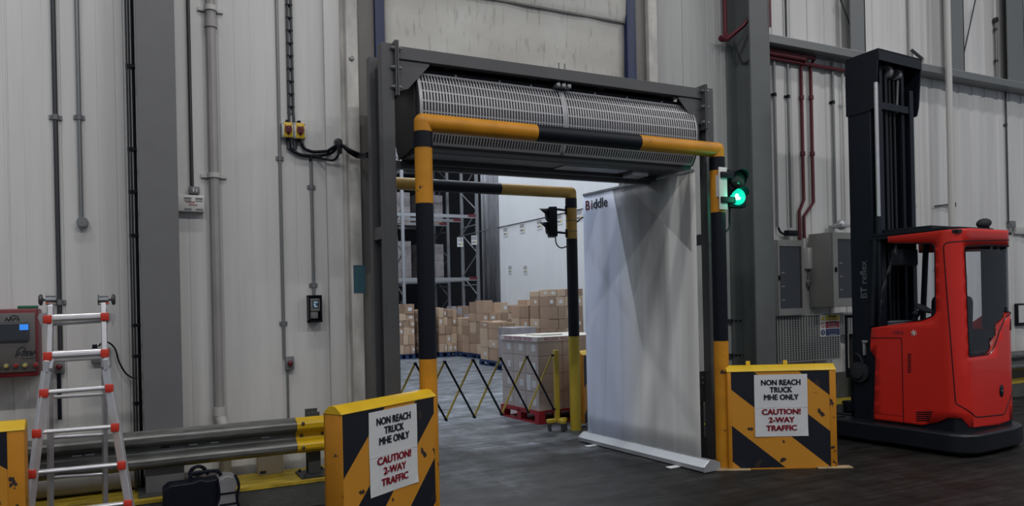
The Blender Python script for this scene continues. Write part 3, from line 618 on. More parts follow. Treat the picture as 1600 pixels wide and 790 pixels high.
for x in (1.27, -1.1, -3.2):
    mb = MB(); mb.box(x-.05, x+.05, 6.21, 6.225, .206, .72); mb.box(x-.005, x+.005, 6.225, 6.30, .206, .72); mb.box(x-.05, x+.05, 6.30, 6.315, .206, .74); po = obj('post', mb, 'rail_dark', gr, world=True, bev=.002)
    mb = MB(); mb.box(x-.13, x+.11, 6.09, 6.36, .207, .222)
    for dx in (-.1, .08):
        for dy in (6.12, 6.33): mb.cyl((x+dx, dy, .222), (x+dx, dy, .24), .013, 6)
    obj('base_plate', mb, 'graphite_dark', po, world=True)
    mb = MB(); mb.box(x-.04, x+.04, 6.176, 6.21, .50, .60); obj('spacer', mb, 'rail_dark', po, world=True)
# rail on the right side, behind the reach truck
g2 = thing('guard_rail', 'galvanised guard rail along the right wall behind the red truck', 'guard rail', (10, 6.6, .206))
mb = MB(); mb.prism(wbeam(0, 0, 6.62, dz=-.02), 'x', 8.7, 15); obj('beam', mb, 'galv', g2, world=True, smooth=25)
for x in (9.2, 11.2, 13.2): mb = MB(); mb.box(x-.05, x+.05, 6.63, 6.75, .206, .68); obj('post', mb, 'rail_dark', g2, world=True, bev=.003)
# carton and tool case
c0 = onY(404, 742, 6.42); c1 = onY(443, 712, 6.42)
t = thing('carton', 'cream cardboard box standing on the kerb under the guard rail', 'box', ((c0.x+c1.x)/2, 6.5, .207)); w = (c1.x-c0.x)/2
mb = MB(); mb.box(-w, w, -.08, .03, 0, .24, bev=.003); obj('body', mb, 'carton_cream', t)
mb = MB(); mb.box(-w+.012, -w+.06, -.082, -.079, .012, .035); obj('label', mb, 'text_black', t)
mb = MB(); mb.tube([(-.05, -.081, .21), (-.035, -.081, .15), (-.015, -.081, .20), (.0, -.081, .15)], .002, 5); obj('ink_mark', mb, 'text_red', t)
tc_ = thing('tool_case', 'black plastic tool case with ribbed grey side standing on the floor before the kerb', 'case', (.43, 5.86, 0), .05)
mb = MB(); mb.prism([(-.30, 0), (.10, 0), (.10, .33), (.06, .355), (-.02, .35), (-.06, .365), (-.12, .35), (-.26, .35), (-.30, .32)], 'y', -.07, .09); obj('shell', mb, 'black', tc_, bev=.008)
mb = MB(); mb.prism([(.0, 0), (.19, 0), (.17, .08), (.185, .16), (.165, .24), (.19, .32), (.18, .36), (.11, .375), (.05, .345), (.06, .24), (.03, .14)], 'y', -.10, .075); r_ = obj('ribbed_side', mb, 'tool_grey', tc_, bev=.006)
for z in (.09, .17, .25): mb = MB(); mb.box(.06, .18, -.106, -.098, z-.006, z+.006); obj('groove', mb, 'black', r_)
for z in (.30, ): mb = MB(); mb.tube([(.17, -.095, .375), (.195, -.1, .30), (.18, -.1, .2), (.2, -.1, .1), (.185, -.1, 0)], .010, 8, smooth=4); mb.tube([(.05, -.098, .36), (.06, -.1, .24), (.035, -.1, .15), (.05, -.1, .05), (.03, -.1, 0)], .009, 8, smooth=4); obj('seal', mb, 'black', r_)
mb = MB(); mb.tube([(-.12, .0, .345), (-.11, .0, .40), (-.03, .0, .405), (.06, .0, .40), (.09, .0, .36)], .013, 8, smooth=3); obj('handle', mb, 'black', tc_)
mb = MB(); mb.tube([onY(296, 742, 6.1), onY(300, 732, 6.1), onY(312, 728, 6.1), onY(320, 735, 6.12), onY(308, 741, 6.1), onY(299, 737, 6.1), onY(306, 729, 6.12), onY(318, 730, 6.12), onY(325, 741, 6.12)], .012, 8, smooth=5); tag(obj('hose_coil', mb, 'black'), 'tangled black hose lying on the kerb behind the tool case', 'hose')
mb = MB(); mb.cyl((-.9, 6.5, .30), (.0, 6.5, .30), .085, 20); tag(obj('lagged_pipe', mb, 'drain'), 'fat dirty pale pipe lying along the wall under the guard rail', 'pipe')

# ------------------------------------------------------------------ ladder
ld = thing('ladder', 'silver folding ladder with red plastic joints standing before the left wall', 'ladder', (-.36, 5.55, 0))
def fy(z): return 5.78-.40*(1.62-z)/1.62       # front section leans towards the camera
def lp(px, py):
    z = 1.
    for _ in range(8): q = onY(px, py, fy(z)); z = q.z
    return q
def rail(name, pts, w, d, m, par):            # flat-section rail through points
    mb = MB(); pts = [Vector(p) for p in pts]
    for a, b in zip(pts, pts[1:]):
        dv = (b-a); L = dv.length; q = Vector((0, 0, 1)).rotation_difference(dv.normalized()).to_matrix(); r = bmesh.ops.create_cube(mb.bm, size=1)
        for v in r['verts']: v.co = (a+b)/2 + q @ Vector((v.co.x*w, v.co.y*d, v.co.z*(L+.004)))
    return obj(name, mb, m, par, world=True, smooth=0, bev=.003)
tl, tr = lp(80, 478), lp(161, 474)
ml, mr = lp(78, 556), lp(163, 552)
kl, kr = lp(74, 575), lp(165, 572); bl, br = lp(46, 800), lp(204, 800)
def ext(a, b):
    k = (a.z-.0)/(a.z-b.z); q = a+(b-a)*k; q.z = .012; return q
bl, br = ext(kl, bl), ext(kr, br)
rail('rail', [tl, ml, kl], .030, .05, 'alu', ld); rail('rail', [tr, mr, kr], .030, .05, 'alu', ld)
rail('outer_rail', [kl+Vector((0, -.02, .05)), kl+Vector((-.006, -.02, -.02)), bl], .032, .05, 'alu', ld); rail('outer_rail', [kr+Vector((0, -.02, .05)), kr+Vector((.006, -.02, -.02)), br], .032, .05, 'alu', ld)
for (a, b, thick) in (((75, 498.5), (164, 494.5), .044), ((75, 556), (164, 551), .044), ((69, 613.5), (171, 605.5), .024), ((58, 676), (180, 666.5), .022), ((50, 739), (190, 725.5), .022), ((43, 806), (200, 786), .022)):
    A, B = lp(*a), lp(*b); mb = MB(); h = thick
    dv = (B-A).normalized(); mb.tube([A, B], h/2, 10); mb.tube([A+Vector((0, .012, h*.35)), B+Vector((0, .012, h*.35))], h*.38, 8)
    rg = obj('rung', mb, 'alu', ld, world=True)
    for P, sgn in ((A, -1), (B, 1)):
        mb = MB(); mb.box(P.x-.025, P.x+.025, P.y-.045, P.y+.04, P.z-.027, P.z+.027, bev=.006); obj('joint_clamp', mb, 'joint_red', rg, world=True)
# rear section
def ry(z): return 5.80+.19*(1.62-z)/1.62
def rp(px, py):
    z = 1.
    for _ in range(8): q = onY(px, py, ry(z)); z = q.z
    return q
for px in (78.5, 164):
    a = rp(px if px < 100 else px-1.5, 480); b = rp(px+.5, 800); b = ext(a, b); rail('rear_rail', [a, b], .028, .045, 'alu', ld)
for py in (505, 562, 619, 682, 744): 
    a, b = rp(78, py+1.5), rp(165, py-4); mb = MB(); mb.tube([a, b], .012, 10); obj('rear_rung', mb, 'alu', ld, world=True)
for px, sg in ((80, -1), (162, 1)):
    c = lp(px, 468); t_ = c; mb = MB(); mb.cyl((c.x-.012, c.y-.03, c.z), (c.x-.012, c.y+.06, c.z), .0, 8) if False else None
    mb.box(c.x-.012, c.x+.012, c.y-.02, c.y+.05, c.z-.06, c.z+.03, bev=.006); mb.cyl((c.x-.03, c.y, c.z), (c.x+.03, c.y, c.z), .036, 18)
    hg = obj('hinge', mb, 'chrome', ld, world=True)
    mb = MB(); mb.cyl((c.x-sg*.02, c.y, c.z), (c.x+sg*.05, c.y, c.z), .008, 10); mb.lathe([(.012, 0), (.036, .006), (.038, .018), (.028, .026)], (c.x+sg*.045, c.y, c.z), (sg, 0, 0), 16); mb.cyl((c.x-sg*.035, c.y, c.z), (c.x-sg*.024, c.y, c.z), .036, 16); obj('locking_knob', mb, 'conduit_dark', hg, world=True)
for px, sg in ((75, -1), (166, 1)):
    c = lp(px, 500); mb = MB(); mb.prism([(c.x, c.z+.05), (c.x+sg*.05, c.z+.045), (c.x+sg*.06, c.z+.02), (c.x+sg*.035, c.z-.05), (c.x+sg*.03, c.z-.005), (c.x, c.z-.03)], 'y', c.y+.02, c.y+.03); obj('spreader_plate', mb, 'galv_light', ld, world=True)

# ------------------------------------------------------------------ striped guard boards with notices
ML = striped('stripes_left', (.52, .225, .02), (.005, .007, .014), 1.0, .415-.33, .33, -1, .64, solid=.3)
MR = striped('stripes_right', (.52, .225, .02), (.005, .007, .014), .81, -.20, .41, 1, .64, solid=.7)
def board(label, loc, rz, L, stripe, lend, rend, T=.16, H=.9, lugs=(), feet=()):
    t = thing('guard_board', label, 'barrier', loc, rz)
    mb = MB(); mb.box(-lend, 0, 0, T, 0, H, bev=.004); mb.box(L, L+rend, 0, T, 0, H, bev=.004); mb.box(-lend, L+rend, T-.012, T, 0, H); mb.box(0, L, 0, T, .0, .012); obj('frame', mb, 'board_orange', t)
    mb = MB(); mb.box(0, L, .004, .014, .012, H); obj('striped_panel', mb, stripe, t, smooth=0)
    mb = MB(); mb.prism([(-.003, H), (-.003, H+.006), (.05, H+.05), (.08, H+.056), (.11, H+.05), (T+.003, H+.004), (T+.003, H)], 'x', -lend-.004, L+rend+.004); obj('cap', mb, 'cap_yellow', t, bev=.004, smooth=40)
    for x in lugs:
        mb = MB(); mb.box(x-.02, x+.02, T, T+.012, H-.05, H+.085, bev=.003); obj('lifting_lug', mb, 'cap_yellow', t)
    for x, w, d0, d1 in feet:
        mb = MB(); mb.box(x-w/2, x+w/2, d0, d1, .0005, .012, bev=.003); obj('foot_plate', mb, 'amber_worn_plate', t)
    return t
def notice(label, loc, rz, w, h, fs, split, par=None):
    t = thing('warning_notice', label, 'notice', loc, rz)
    mb = MB(); n = 8; vs = []
    for i in range(n+1):
        vs.append([mb.bm.verts.new((-w/2+w*i/n, -.0015-.0015*math.sin(i*1.1+j*.9)-(.004 if (i in (0, n) and j == 0) else 0), -h/2+h*j/n)) for j in range(n+1)])
    for i in range(n):
        for j in range(n): mb.bm.faces.new((vs[i][j], vs[i+1][j], vs[i+1][j+1], vs[i][j+1]))
    o = obj('sheet', mb, 'paper', t, smooth=0); m = o.modifiers.new('s', 'SOLIDIFY'); m.thickness = .001; m.offset = 1
    mb = MB(); mb.box(-w/2, w/2, -.0052, -.0044, split-.0012, split+.0012); obj('sheet_join', mb, 'label_white', t)
    for k, (s_, c) in enumerate((('NON REACH', 'text_black'), ('TRUCK', 'text_black'), ('MHE ONLY', 'text_black'), ('CAUTION!', 'text_red'), ('2-WAY', 'text_red'), ('TRAFFIC', 'text_red'))):
        z = (.368, .25, .13, -.105, -.235, -.368)[k]*h
        text('lettering', s_, fs, c, t, at(-.0 if k else -.0, -.0062, z), bold=.05*fs, depth=.0006, sx=(.90, .90, .92, 1.08, 1.08, 1.08)[k])
    return t
aL = math.atan2(.5295, .848); aR = math.atan2(-.452, .892)
board('orange and black striped guard board at the near left, foot of the outer barrier post', (1.14, 4.70, 0), aL, .955, ML.name, .004, .022)
board('orange and black striped guard board right of the doorway in front of the steel column', (4.865, 5.215, 0), aR, .905, MR.name, .035, .06, lugs=(.21, .56), feet=((-.02, .34, -.045, .05), (.93, .32, -.045, .05)))
board('worn orange guard board cut off at the left edge of the picture', (-1.60, 5.22, 0), 0, .895, MR.name, .02, .085)
board('striped guard board half hidden behind the white banner inside the cold store', (4.96, 7.90, 0), .45, .9, ML.name, .03, .03)
def onboard(org, a, px, py, off):
    n = Vector((math.sin(a), -math.cos(a), 0)); d = ray(px, py); c = Vector((0, 0, CH)); o = Vector(org)+n*off; tt = ((o-c).dot(n))/d.dot(n); return c+d*tt
def place_notice(label, org, a, corners, fs, split):
    P = [onboard(org, a, *c, .0) for c in corners]; ctr = sum(P, Vector())/4; w = ((P[1]-P[0]).length+(P[2]-P[3]).length)/2; h = (P[0].z-P[3].z+P[1].z-P[2].z)/2
    n = Vector((math.sin(a), -math.cos(a), 0)); ctr = ctr-n*.002; notice(label, ctr, a, w, h, fs*h, split*h)
place_notice('white two-way traffic notice on the near left striped board', (1.14, 4.70, 0), aL, ((577.5, 644), (651, 630), (653, 753), (577, 778)), .122, -.04)
place_notice('white two-way traffic notice on the striped board right of the doorway', (4.865, 5.215, 0), aR, ((1179, 585.5), (1262, 583.5), (1262, 681), (1179, 681.5)), .122, -.03)

# ------------------------------------------------------------------ height-limit hoops
def hoop(name, label, xl, xr, y, ztop, r, lseg, bseg, rseg, mats, bar=0):
    t = thing(name, label, 'barrier', ((xl+xr)/2, y, 0))
    def post(x, segs, nm):
        mb = MB()
        for z0, z1, mi in segs: mb.cyl((x, y, z0), (x, y, z1), r, 28, mi=mi)
        return obj(nm, mb, mats, t, world=True)
    post(xl, lseg, 'post'); post(xr, rseg, 'post')
    mb = MB()
    for x0, x1, mi in bseg: mb.cyl((x0, y, ztop), (x1, y, ztop), r, 28, mi=mi or bar)
    for x in (xl, xr): mb.ball((x, y, ztop), r*1.005, mi=bar, seg=24); mb.cyl((x, y, ztop-r*1.15), (x, y, ztop), r, 28, mi=bar)
    obj('crossbar', mb, mats, t, world=True)
    for x in (xl, xr): mb = MB(); mb.cyl((x, y, ztop-r*1.15-.115), (x, y, ztop-r*1.1), r+.004, 28); obj('collar', mb, 'black', t, world=True)
    return t
zY = lambda px, py: onY(px, py, 5.33).z
xY = lambda px, py: onY(px, py, 5.33).x
hoop('height_barrier', 'yellow and black round-tube height barrier standing before the air curtain', 1.955, 4.858, 5.33, 2.97, .068,
     [(0, zY(670, 560), 0), (zY(670, 560), zY(662, 318), 1), (zY(662, 318), 2.9, 0)],
     [(1.955, xY(836, 208), 0), (xY(836, 208), xY(997, 224), 1), (xY(997, 224), 4.858, 0)],
     [(0, zY(1128, 532), 0), (zY(1128, 532), zY(1120, 332), 1), (zY(1120, 332), 2.9, 0)], ['amber', 'black'])
zI = lambda px, py: onY(px, py, 7.82).z
xI = lambda px, py: onY(px, py, 7.82).x
hoop('height_barrier', 'yellow and black height barrier inside the cold store beyond the doorway', 1.85, 4.775, 7.82, 2.915, .068,
     [(0, .9, 0), (.9, 2.2, 1), (2.2, 2.85, 0)], [(1.85, xI(664, 288), 0), (xI(664, 288), xI(781, 296), 1), (xI(781, 296), 4.775, 0)],
     [(0, zI(896, 525), 0), (zI(896, 525), zI(888, 373), 1), (zI(888, 373), 2.85, 2)], ['inner_yellow', 'black', 'inner_amber'], bar=2)

# ------------------------------------------------------------------ portal frame
pf = thing('support_frame', 'dark grey steel portal frame carrying the air curtain over the doorway', 'frame', (3.35, 5.7, 0))
FX = (1.70, 4.90); PW = .10
def rbox(name, x0, x1, y0, y1, z0, z1, m='graphite', par=None, bev=.004):
    mb = MB(); mb.box(x0, x1, y0, y1, z0, z1); return obj(name, mb, m, par or pf, world=True, smooth=0, bev=bev)
for i, x in enumerate(FX):
    rbox('post', x, x+PW, 5.52, 5.62, 0, 3.61); rbox('rear_post', x, x+PW, 5.86, 5.94, 0, 3.60)
    for z in (.62, 2.16): rbox('tie', x+.01, x+PW-.01, 5.62, 5.86, z-.05, z+.05)
    if i == 0: rbox('side_web', x+.05, x+.056, 5.62, 5.86, .1, 3.5, 'graphite_dark')
    rbox('foot_plate', x-.05, x+PW+.05, 5.48, 5.98, 0, .015)
    xi = x+PW if i == 0 else x; sg = 1 if i == 0 else -1
    # gusset plate, end flanges and bolts at the knee
    mb = MB(); mb.prism([(xi, 3.59), (xi+sg*.30, 3.55), (xi+sg*.30, 3.48), (xi+sg*.12, 3.28), (xi, 3.24)], 'y', 5.545, 5.557); obj('gusset', mb, 'graphite', pf, world=True, smooth=0)
    rbox('flange', xi+sg*.0, xi+sg*.012, 5.48, 5.64, 3.20, 3.63); rbox('flange', xi+sg*.016, xi+sg*.03, 5.48, 5.64, 3.20, 3.63)
    for z in (3.27, 3.42, 3.57): mb = MB(); mb.cyl((xi-sg*.03, 5.505, z), (xi+sg*.06, 5.505, z), .009, 8); mb.cyl((xi-sg*.014, 5.505, z), (xi, 5.505, z), .016, 6); mb.cyl((xi+sg*.03, 5.505, z), (xi+sg*.046, 5.505, z), .016, 6); obj('bolt', mb, 'conduit', pf, world=True)
rbox('front_beam', 1.83, 4.87, 5.53, 5.60, 3.50, 3.60); rbox('rear_beam', 1.80, 4.90, 5.98, 6.05, 3.36, 3.60)
for x in (2.25, 3.05, 3.75, 4.45): mb = MB(); mb.prism([(x, 5.60), (x+.05, 5.60), (x+.20, 5.98), (x+.15, 5.98)], 'z', 3.50, 3.56); obj('cross_member', mb, 'graphite', pf, world=True, smooth=0)
rbox('top_plate', 1.80, 4.90, 5.61, 6.05, 3.60, 3.606); rbox('bottom_rail', 1.80, 4.90, 5.99, 6.05, 2.735, 2.80, 'graphite')
# low ties of the right-hand leg with bolts
rbox('low_plate', 4.72, 4.91, 5.60, 5.61, .60, .88, 'graphite_dark'); rbox('added_dark_plate', 4.72, 4.91, 5.60, 5.61, .0, .24, 'graphite_dark'); rbox('low_strut', 4.82, 4.87, 5.60, 5.65, .24, .60, 'graphite_dark')  # lowest plate is added to stand for the darkness at floor and kerb
for x in (4.76, 4.86):
    for z in (.77, .82): mb = MB(); mb.cyl((x, 5.59, z), (x, 5.60, z), .010, 8); obj('bolt', mb, 'conduit', pf, world=True)

t = thing('wheel_stop', 'black wheel stop with a yellow round top beside the right leg of the portal', 'wheel stop', (5.0, 6.2, 0))
mb = MB(); mb.box(4.86, 5.5, 6.06, 6.34, 0, .47, bev=.006); obj('body', mb, 'rail_dark', t, world=True)
mb = MB(); mb.cyl((4.85, 6.2, .49), (5.52, 6.2, .49), .05, 20); mb.box(4.858, 5.502, 6.055, 6.345, .26, .275); obj('top_tube', mb, 'cap_yellow', t, world=True)
# ------------------------------------------------------------------ air curtain
ac = thing('air_curtain', 'long grey air curtain with a slotted rounded grille hung above the doorway', 'air curtain', (3.39, 5.8, 2.80))
X0, X1 = 1.985, 4.80; YF, ZB, ZT = 5.60, 2.865, 3.435
cyy, rad = 0, 0
sag = .095; ch = ZT-ZB; Rr = (ch*ch/4+sag*sag)/(2*sag); yc = YF-sag+Rr; zc = (ZT+ZB)/2; a0 = math.asin(ch/2/Rr)
def gp(t, off=0): a = a0*(1-2*t); return (yc-(Rr+off)*math.cos(a), zc+(Rr+off)*math.sin(a))   # t: 0 top, 1 bottom
body = [gp(i/14, -.022) for i in range(15)] + [(YF+.03, 2.815), (6.02, 2.815), (6.10, 2.95), (6.14, 3.20), (6.05, 3.40), (5.92, 3.475), (5.64, 3.475)]
mb = MB(); mb.prism(body, 'x', X0+.012, X1-.012); obj('housing', mb, 'graphite_dark', ac, world=True)
mb = MB(); mb.box(X0+.02, X1-.02, YF+.02, 6.0, 2.80, 2.816); ub = obj('underside', mb, 'graphite', ac, world=True, smooth=0)
mb = MB(); mb.box(X0+.1, X1-.1, 5.90, 5.985, 2.765, 2.80); obj('nozzle', mb, 'graphite_dark', ac, world=True, smooth=0)
mb = MB(); mb.box(4.18, 4.36, 5.72, 5.9, 2.76, 2.80, bev=.003); obj('junction_box', mb, 'galv_light', ac, world=True)
mb = MB(); mb.box(3.40, 4.1, 5.68, 5.86, 2.79, 2.7995); obj('access_cover', mb, 'grille', ac, world=True)
for xa, sg in ((X0, 1), (X1, -1)):
    ep = [(YF, ZT+.012), (YF, ZB-.02), (6.02, 2.81), (6.10, 2.95), (6.14, 3.20), (6.05, 3.40), (5.92, 3.48)] if sg > 0 else [gp(i/10, .004) for i in range(11)]+[(6.02, 2.81), (6.10, 2.95), (6.14, 3.20), (6.05, 3.40), (5.92, 3.48)]
    mb = MB(); mb.prism(ep, 'x', xa, xa+sg*.012); obj('end_cap', mb, 'graphite_dark', ac, world=True, smooth=20)
mb = MB(); mb.prism([(6.02, 3.46), (6.145, 3.32), (6.15, 3.18), (6.20, 3.18), (6.2, 3.35), (6.06, 3.49)], 'x', X0-.04, X0+.02); obj('rear_edge_strip', mb, 'white_plastic', ac, world=True)
def grille(x0, x1):
    # curved sheet cut into rows of upright slots: frame strips and bars between the slots
    mb = MB(); ts = [0, .03]; rows = 7; tt = .03
    ev = [(0, .035)]; rh = (1-.07-.018*(rows-1))/rows
    slots = []; t = .035
    for k in range(rows): slots.append((t, t+rh)); t += rh+.018
    solid = [(0, .035)] + [(slots[k][1], slots[k+1][0]) for k in range(rows-1)] + [(slots[-1][1], 1.)]
    def patch(xa, xb, ta, tb, n):
        v = [[mb.bm.verts.new((x, *gp(ta+(tb-ta)*i/n))) for i in range(n+1)] for x in (xa, xb)]
        for i in range(n): mb.bm.faces.new((v[0][i], v[0][i+1], v[1][i+1], v[1][i]))
    for ta, tb in solid: patch(x0, x1, ta, tb, 2)
    pitch = .0262; nb = int((x1-x0-.03)/pitch); m0 = x0+((x1-x0)-nb*pitch)/2
    for ta, tb in slots:
        patch(x0, m0+.005, ta, tb, 2); patch(m0+nb*pitch-.005, x1, ta, tb, 2)
        for k in range(1, nb): xx = m0+k*pitch; patch(xx-.0062, xx+.0062, ta, tb, 2)
    o = obj('grille', mb, 'grille', ac, world=True, smooth=0); m = o.modifiers.new('s', 'SOLIDIFY'); m.thickness = .002; return o
xm = 3.335
grille(X0+.014, xm-.006); grille(xm+.006, X1-.014)
mb = MB(); v = [[mb.bm.verts.new((x, *gp(i/14, .003))) for i in range(15)] for x in (xm-.014, xm+.014)]
for i in range(14): mb.bm.faces.new((v[0][i], v[0][i+1], v[1][i+1], v[1][i]))
o = obj('joint_strip', mb, 'grille', ac, world=True); m = o.modifiers.new('s', 'SOLIDIFY'); m.thickness = .004
mb = MB(); mb.box(xm-.07, xm+.07, 5.585, 5.64, 3.445, 3.458)
for dx in (-.03, .03): mb.cyl((xm+dx, 5.565, 3.44), (xm+dx, 5.565, 3.66), .007, 8)
for dx in (-.055, 0, .055): mb.box(xm+dx-.018, xm+dx+.018, 5.53, 5.60, 3.44, 3.475, bev=.006)
obj('hanger', mb, 'conduit', ac, world=True)
for x in (2.35, 2.75, 3.05, 3.7, 4.05, 4.45): mb = MB(); mb.cyl((x, YF+.01, 3.44), (x, YF+.01, 3.452), .010, 8); obj('screw', mb, 'conduit', ac, world=True)

# ------------------------------------------------------------------ traffic lights
def traffic_light(label, loc, rz, lit, bracket_to):
    t = thing('traffic_light', label, 'traffic light', loc, rz)
    mb = MB(); mb.box(-.095, .095, -.05, .05, -.18, .18, bev=.012); obj('housing', mb, 'black', t)
    for z, on in ((.085, False), (-.08, lit)):
        mb = MB(); mb.lathe([(.078, 0), (.078, .012), (.052, .030), (.012, .038)], (0, -.05, z), (0, -1, 0), 28); ln = obj('lens', mb, 'lens_green' if on else 'lens_off', t)
        if on:
            mb = MB(); mb.ball((-.022, -.078, z-.004), .026, .012, .034); mb.ball((-.004, -.080, z-.016), .02, .01, .018); obj('bulb', mb, 'lamp_core', ln)
        mb = MB(); seg = 20; R1 = .084; ring = []
        for i in range(seg+1):
            a = math.radians(-25+230*i/seg); dep = -.05-.11*max(.25, math.sin(max(0, min(PI, (a+.4)*.9))))
            ring.append((mb.bm.verts.new((R1*math.cos(a), -.05, z+R1*math.sin(a))), mb.bm.verts.new((R1*math.cos(a), dep, z+R1*math.sin(a)))))
        if on: ring = ring[3:-3]
        for p, q in zip(ring, ring[1:]): mb.bm.faces.new((p[0], q[0], q[1], p[1]))
        o = obj('visor', mb, 'black', t, smooth=60); m = o.modifiers.new('s', 'SOLIDIFY'); m.thickness = .003
    return t
g = onY(1150, 295, 5.36)
tl_ = traffic_light('traffic light glowing green on the right post of the outer barrier', (g.x, 5.38, g.z), math.radians(-12), True, None)
l = bpy.data.lights.new('green_lamp', 'POINT'); l.energy = 2.2; l.color = (.05, 1, .55); l.shadow_soft_size = .05; lo = bpy.data.objects.new('green_lamp', l); lo.location = (g.x+.03, 5.08, g.z-.10); COL.objects.link(lo)
x0 = 4.858+.05
pa, pb = onY(1124, 295, 5.245).x, onY(1136.5, 295, 5.245).x
mb = MB(); mb.box(pa, pb, 5.245, 5.256, onY(1130, 327, 5.245).z, onY(1130, 261, 5.245).z, bev=.002); mb.box(pa, pa+.02, 5.256, 5.30, g.z-.1, g.z+.1); obj('back_plate', mb, 'white_plastic', tl_, world=True)
for dz in (.10, -.13): mb = MB(); mb.box(pa+.012, g.x-.135, 5.225, 5.244, g.z+dz-.028, g.z+dz+.028, bev=.004); mb.box(g.x-.15, g.x-.135, 5.225, 5.38, g.z+dz-.028, g.z+dz+.028, bev=.004); obj('bracket', mb, 'black', tl_, world=True)
mb = MB(); mb.tube([(g.x-.03, 5.42, g.z-.17), (g.x-.025, 5.43, g.z-.28), (g.x-.05, 5.42, g.z-.38), (x0-.02, 5.41, g.z-.47)], .010, 8, smooth=5); obj('cable', mb, 'black', tl_, world=True)
g = onY(863, 347, 7.82)
ti = traffic_light('unlit black traffic light seen from the side on the inner barrier post', (g.x, 7.82, g.z), math.radians(-112), False, None)
for dz in (.13, -.15): mb = MB(); mb.tube([(g.x+.02, 7.82, g.z+dz), (g.x+.08, 7.82, g.z+dz+.03), (4.72, 7.82, g.z+dz+.02)], .014, 8); mb.cyl((4.70, 7.82, g.z+dz-.03), (4.70, 7.82, g.z+dz+.07), .014, 8); obj('bracket', mb, 'black', ti, world=True)
mb = MB(); mb.tube([(g.x+.04, 7.82, g.z-.16), (g.x+.05, 7.82, g.z-.26), (g.x+.12, 7.82, g.z-.31), (4.74, 7.80, g.z-.27)], .008, 8, smooth=5)
for dz in (-.01, .12): mb.lathe([(.0695, 0), (.072, .004), (.0695, .008)], (4.775, 7.82, g.z+dz-.10), (0, 0, 1), 24)
mb.tube([(4.83, 7.80, g.z+.0), (4.90, 7.78, g.z+.06), (4.97, 7.8, g.z+.07)], .010, 8, smooth=4); obj('cable', mb, 'graphite_dark', ti, world=True)

# ------------------------------------------------------------------ roll-up banner
bn = thing('banner_stand', 'tall white roll-up banner on an aluminium base beside the doorway', 'banner', (4.58, 6.2, 0))
XB = 4.56; bdx = lambda y: 4.645+(4.505-4.645)*(y-5.25)/(7.16-5.25)
mb = MB(); n = 24; r_ = []
for j in range(13):
    z = .09+(2.775-.09)*j/12
    r_.append([mb.bm.verts.new((bdx(BY0+(BY1-BY0)*i/n)+.012*math.sin(i/n*PI)*math.sin(j/12*PI), BY0+(BY1-BY0)*i/n, z)) for i in range(n+1)])
for a, b in zip(r_, r_[1:]):
    for i in range(n): mb.bm.faces.new((a[i], a[i+1], b[i+1], b[i]))
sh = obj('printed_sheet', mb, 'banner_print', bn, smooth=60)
sh.data.transform(Matrix.Translation((-4.58, -6.2, 0)))
sh.data.transform(Matrix.Identity(4)); m = sh.modifiers.new('s', 'SOLIDIFY'); m.thickness = .003
aB = math.atan2(7.16-5.25, 4.505-4.645)        # direction of the base, near end to far end
rzB = aB-PI/2
def bbox(y0, y1, x0, x1, z0, z1, m, nm, prof=None):
    mb = MB()
    if prof: mb.prism(prof, 'y', y0, y1)
    else: mb.box(x0, x1, y0, y1, z0, z1, bev=.003)
    mb.bm.transform(Matrix.Translation((4.645, 5.25, 0)) @ Matrix.Rotation(rzB, 4, 'Z')); return obj(nm, mb, m, bn, world=True)
LB = math.hypot(7.16-5.25, .14)
bbox(.006, LB-.006, 0, 0, 0, 0, 'banner_alu', 'base_cassette', [(-.10, .012), (.10, .012), (.10, .07), (.03, .105), (-.03, .105), (-.10, .05)])
for y0 in (-.006, LB-.006): bbox(y0, y0+.012, 0, 0, 0, 0, 'galv_light', 'end_cap', [(-.103, .008), (.103, .008), (.103, .075), (.03, .109), (-.03, .109), (-.103, .055)])
for y in (.34, 1.62): bbox(y-.035, y+.035, -.22, -.06, .002, .011, 'white_plastic', 'foot')
mb = MB(); mb.box(-.012, .012, BY0-5.25, BY1-5.25, 2.765, 2.79, bev=.004); mb.bm.transform(Matrix.Translation((4.645, 5.25, 0)) @ Matrix.Rotation(rzB, 4, 'Z')); obj('top_bar', mb, 'galv_light', bn, world=True)
def btext(body, m, yy, zz, size, **k):
    return text('logo', body, size, m, bn, Matrix.Translation((bdx(yy)-.006, yy, zz)) @ Matrix.Rotation(rzB, 4, 'Z') @ LEFTF, align='LEFT', world=True, bold=.003, **k)
q = BY1-.045
btext('B', 'text_red', q, 2.645, .15); btext('i', 'text_red', q-.105, 2.645, .15); btext('ddle', 'text_black', q-.145, 2.645, .15)

# ------------------------------------------------------------------ folding lattice barrier
lt = thing('folding_barrier', 'yellow and black expanding lattice barrier across the cold store doorway', 'barrier', (3.2, 7.9, 0))
nodes = [1.34+.3535*i for i in range(10)]; zb, zt_ = .262, .925
for a, b in zip(nodes, nodes[1:]):
    for (p, q, m, yy) in (((a, zb), (b, zt_), 'lattice_yellow', 7.93), ((a, zt_), (b, zb), 'black', 7.915)):
        if a < 1.6: continue
        d = Vector((q[0]-p[0], 0, q[1]-p[1])); u = Vector((-d.z, 0, d.x)).normalized()*.011; mb = MB(); P = Vector((p[0], yy, p[1])); Q = Vector((q[0], yy, q[1]))
        mb.prism([((P+u).x, (P+u).z), ((P-u).x, (P-u).z), ((Q-u).x, (Q-u).z), ((Q+u).x, (Q+u).z)], 'y', yy-.006, yy+.006); obj('slat', mb, m, lt, world=True, smooth=0)
for a in nodes[1:]:
    for z in (zb, zt_): mb = MB(); mb.cyl((a, 7.90, z), (a, 7.945, z), .015, 10); obj('pivot', mb, 'black', lt, world=True)
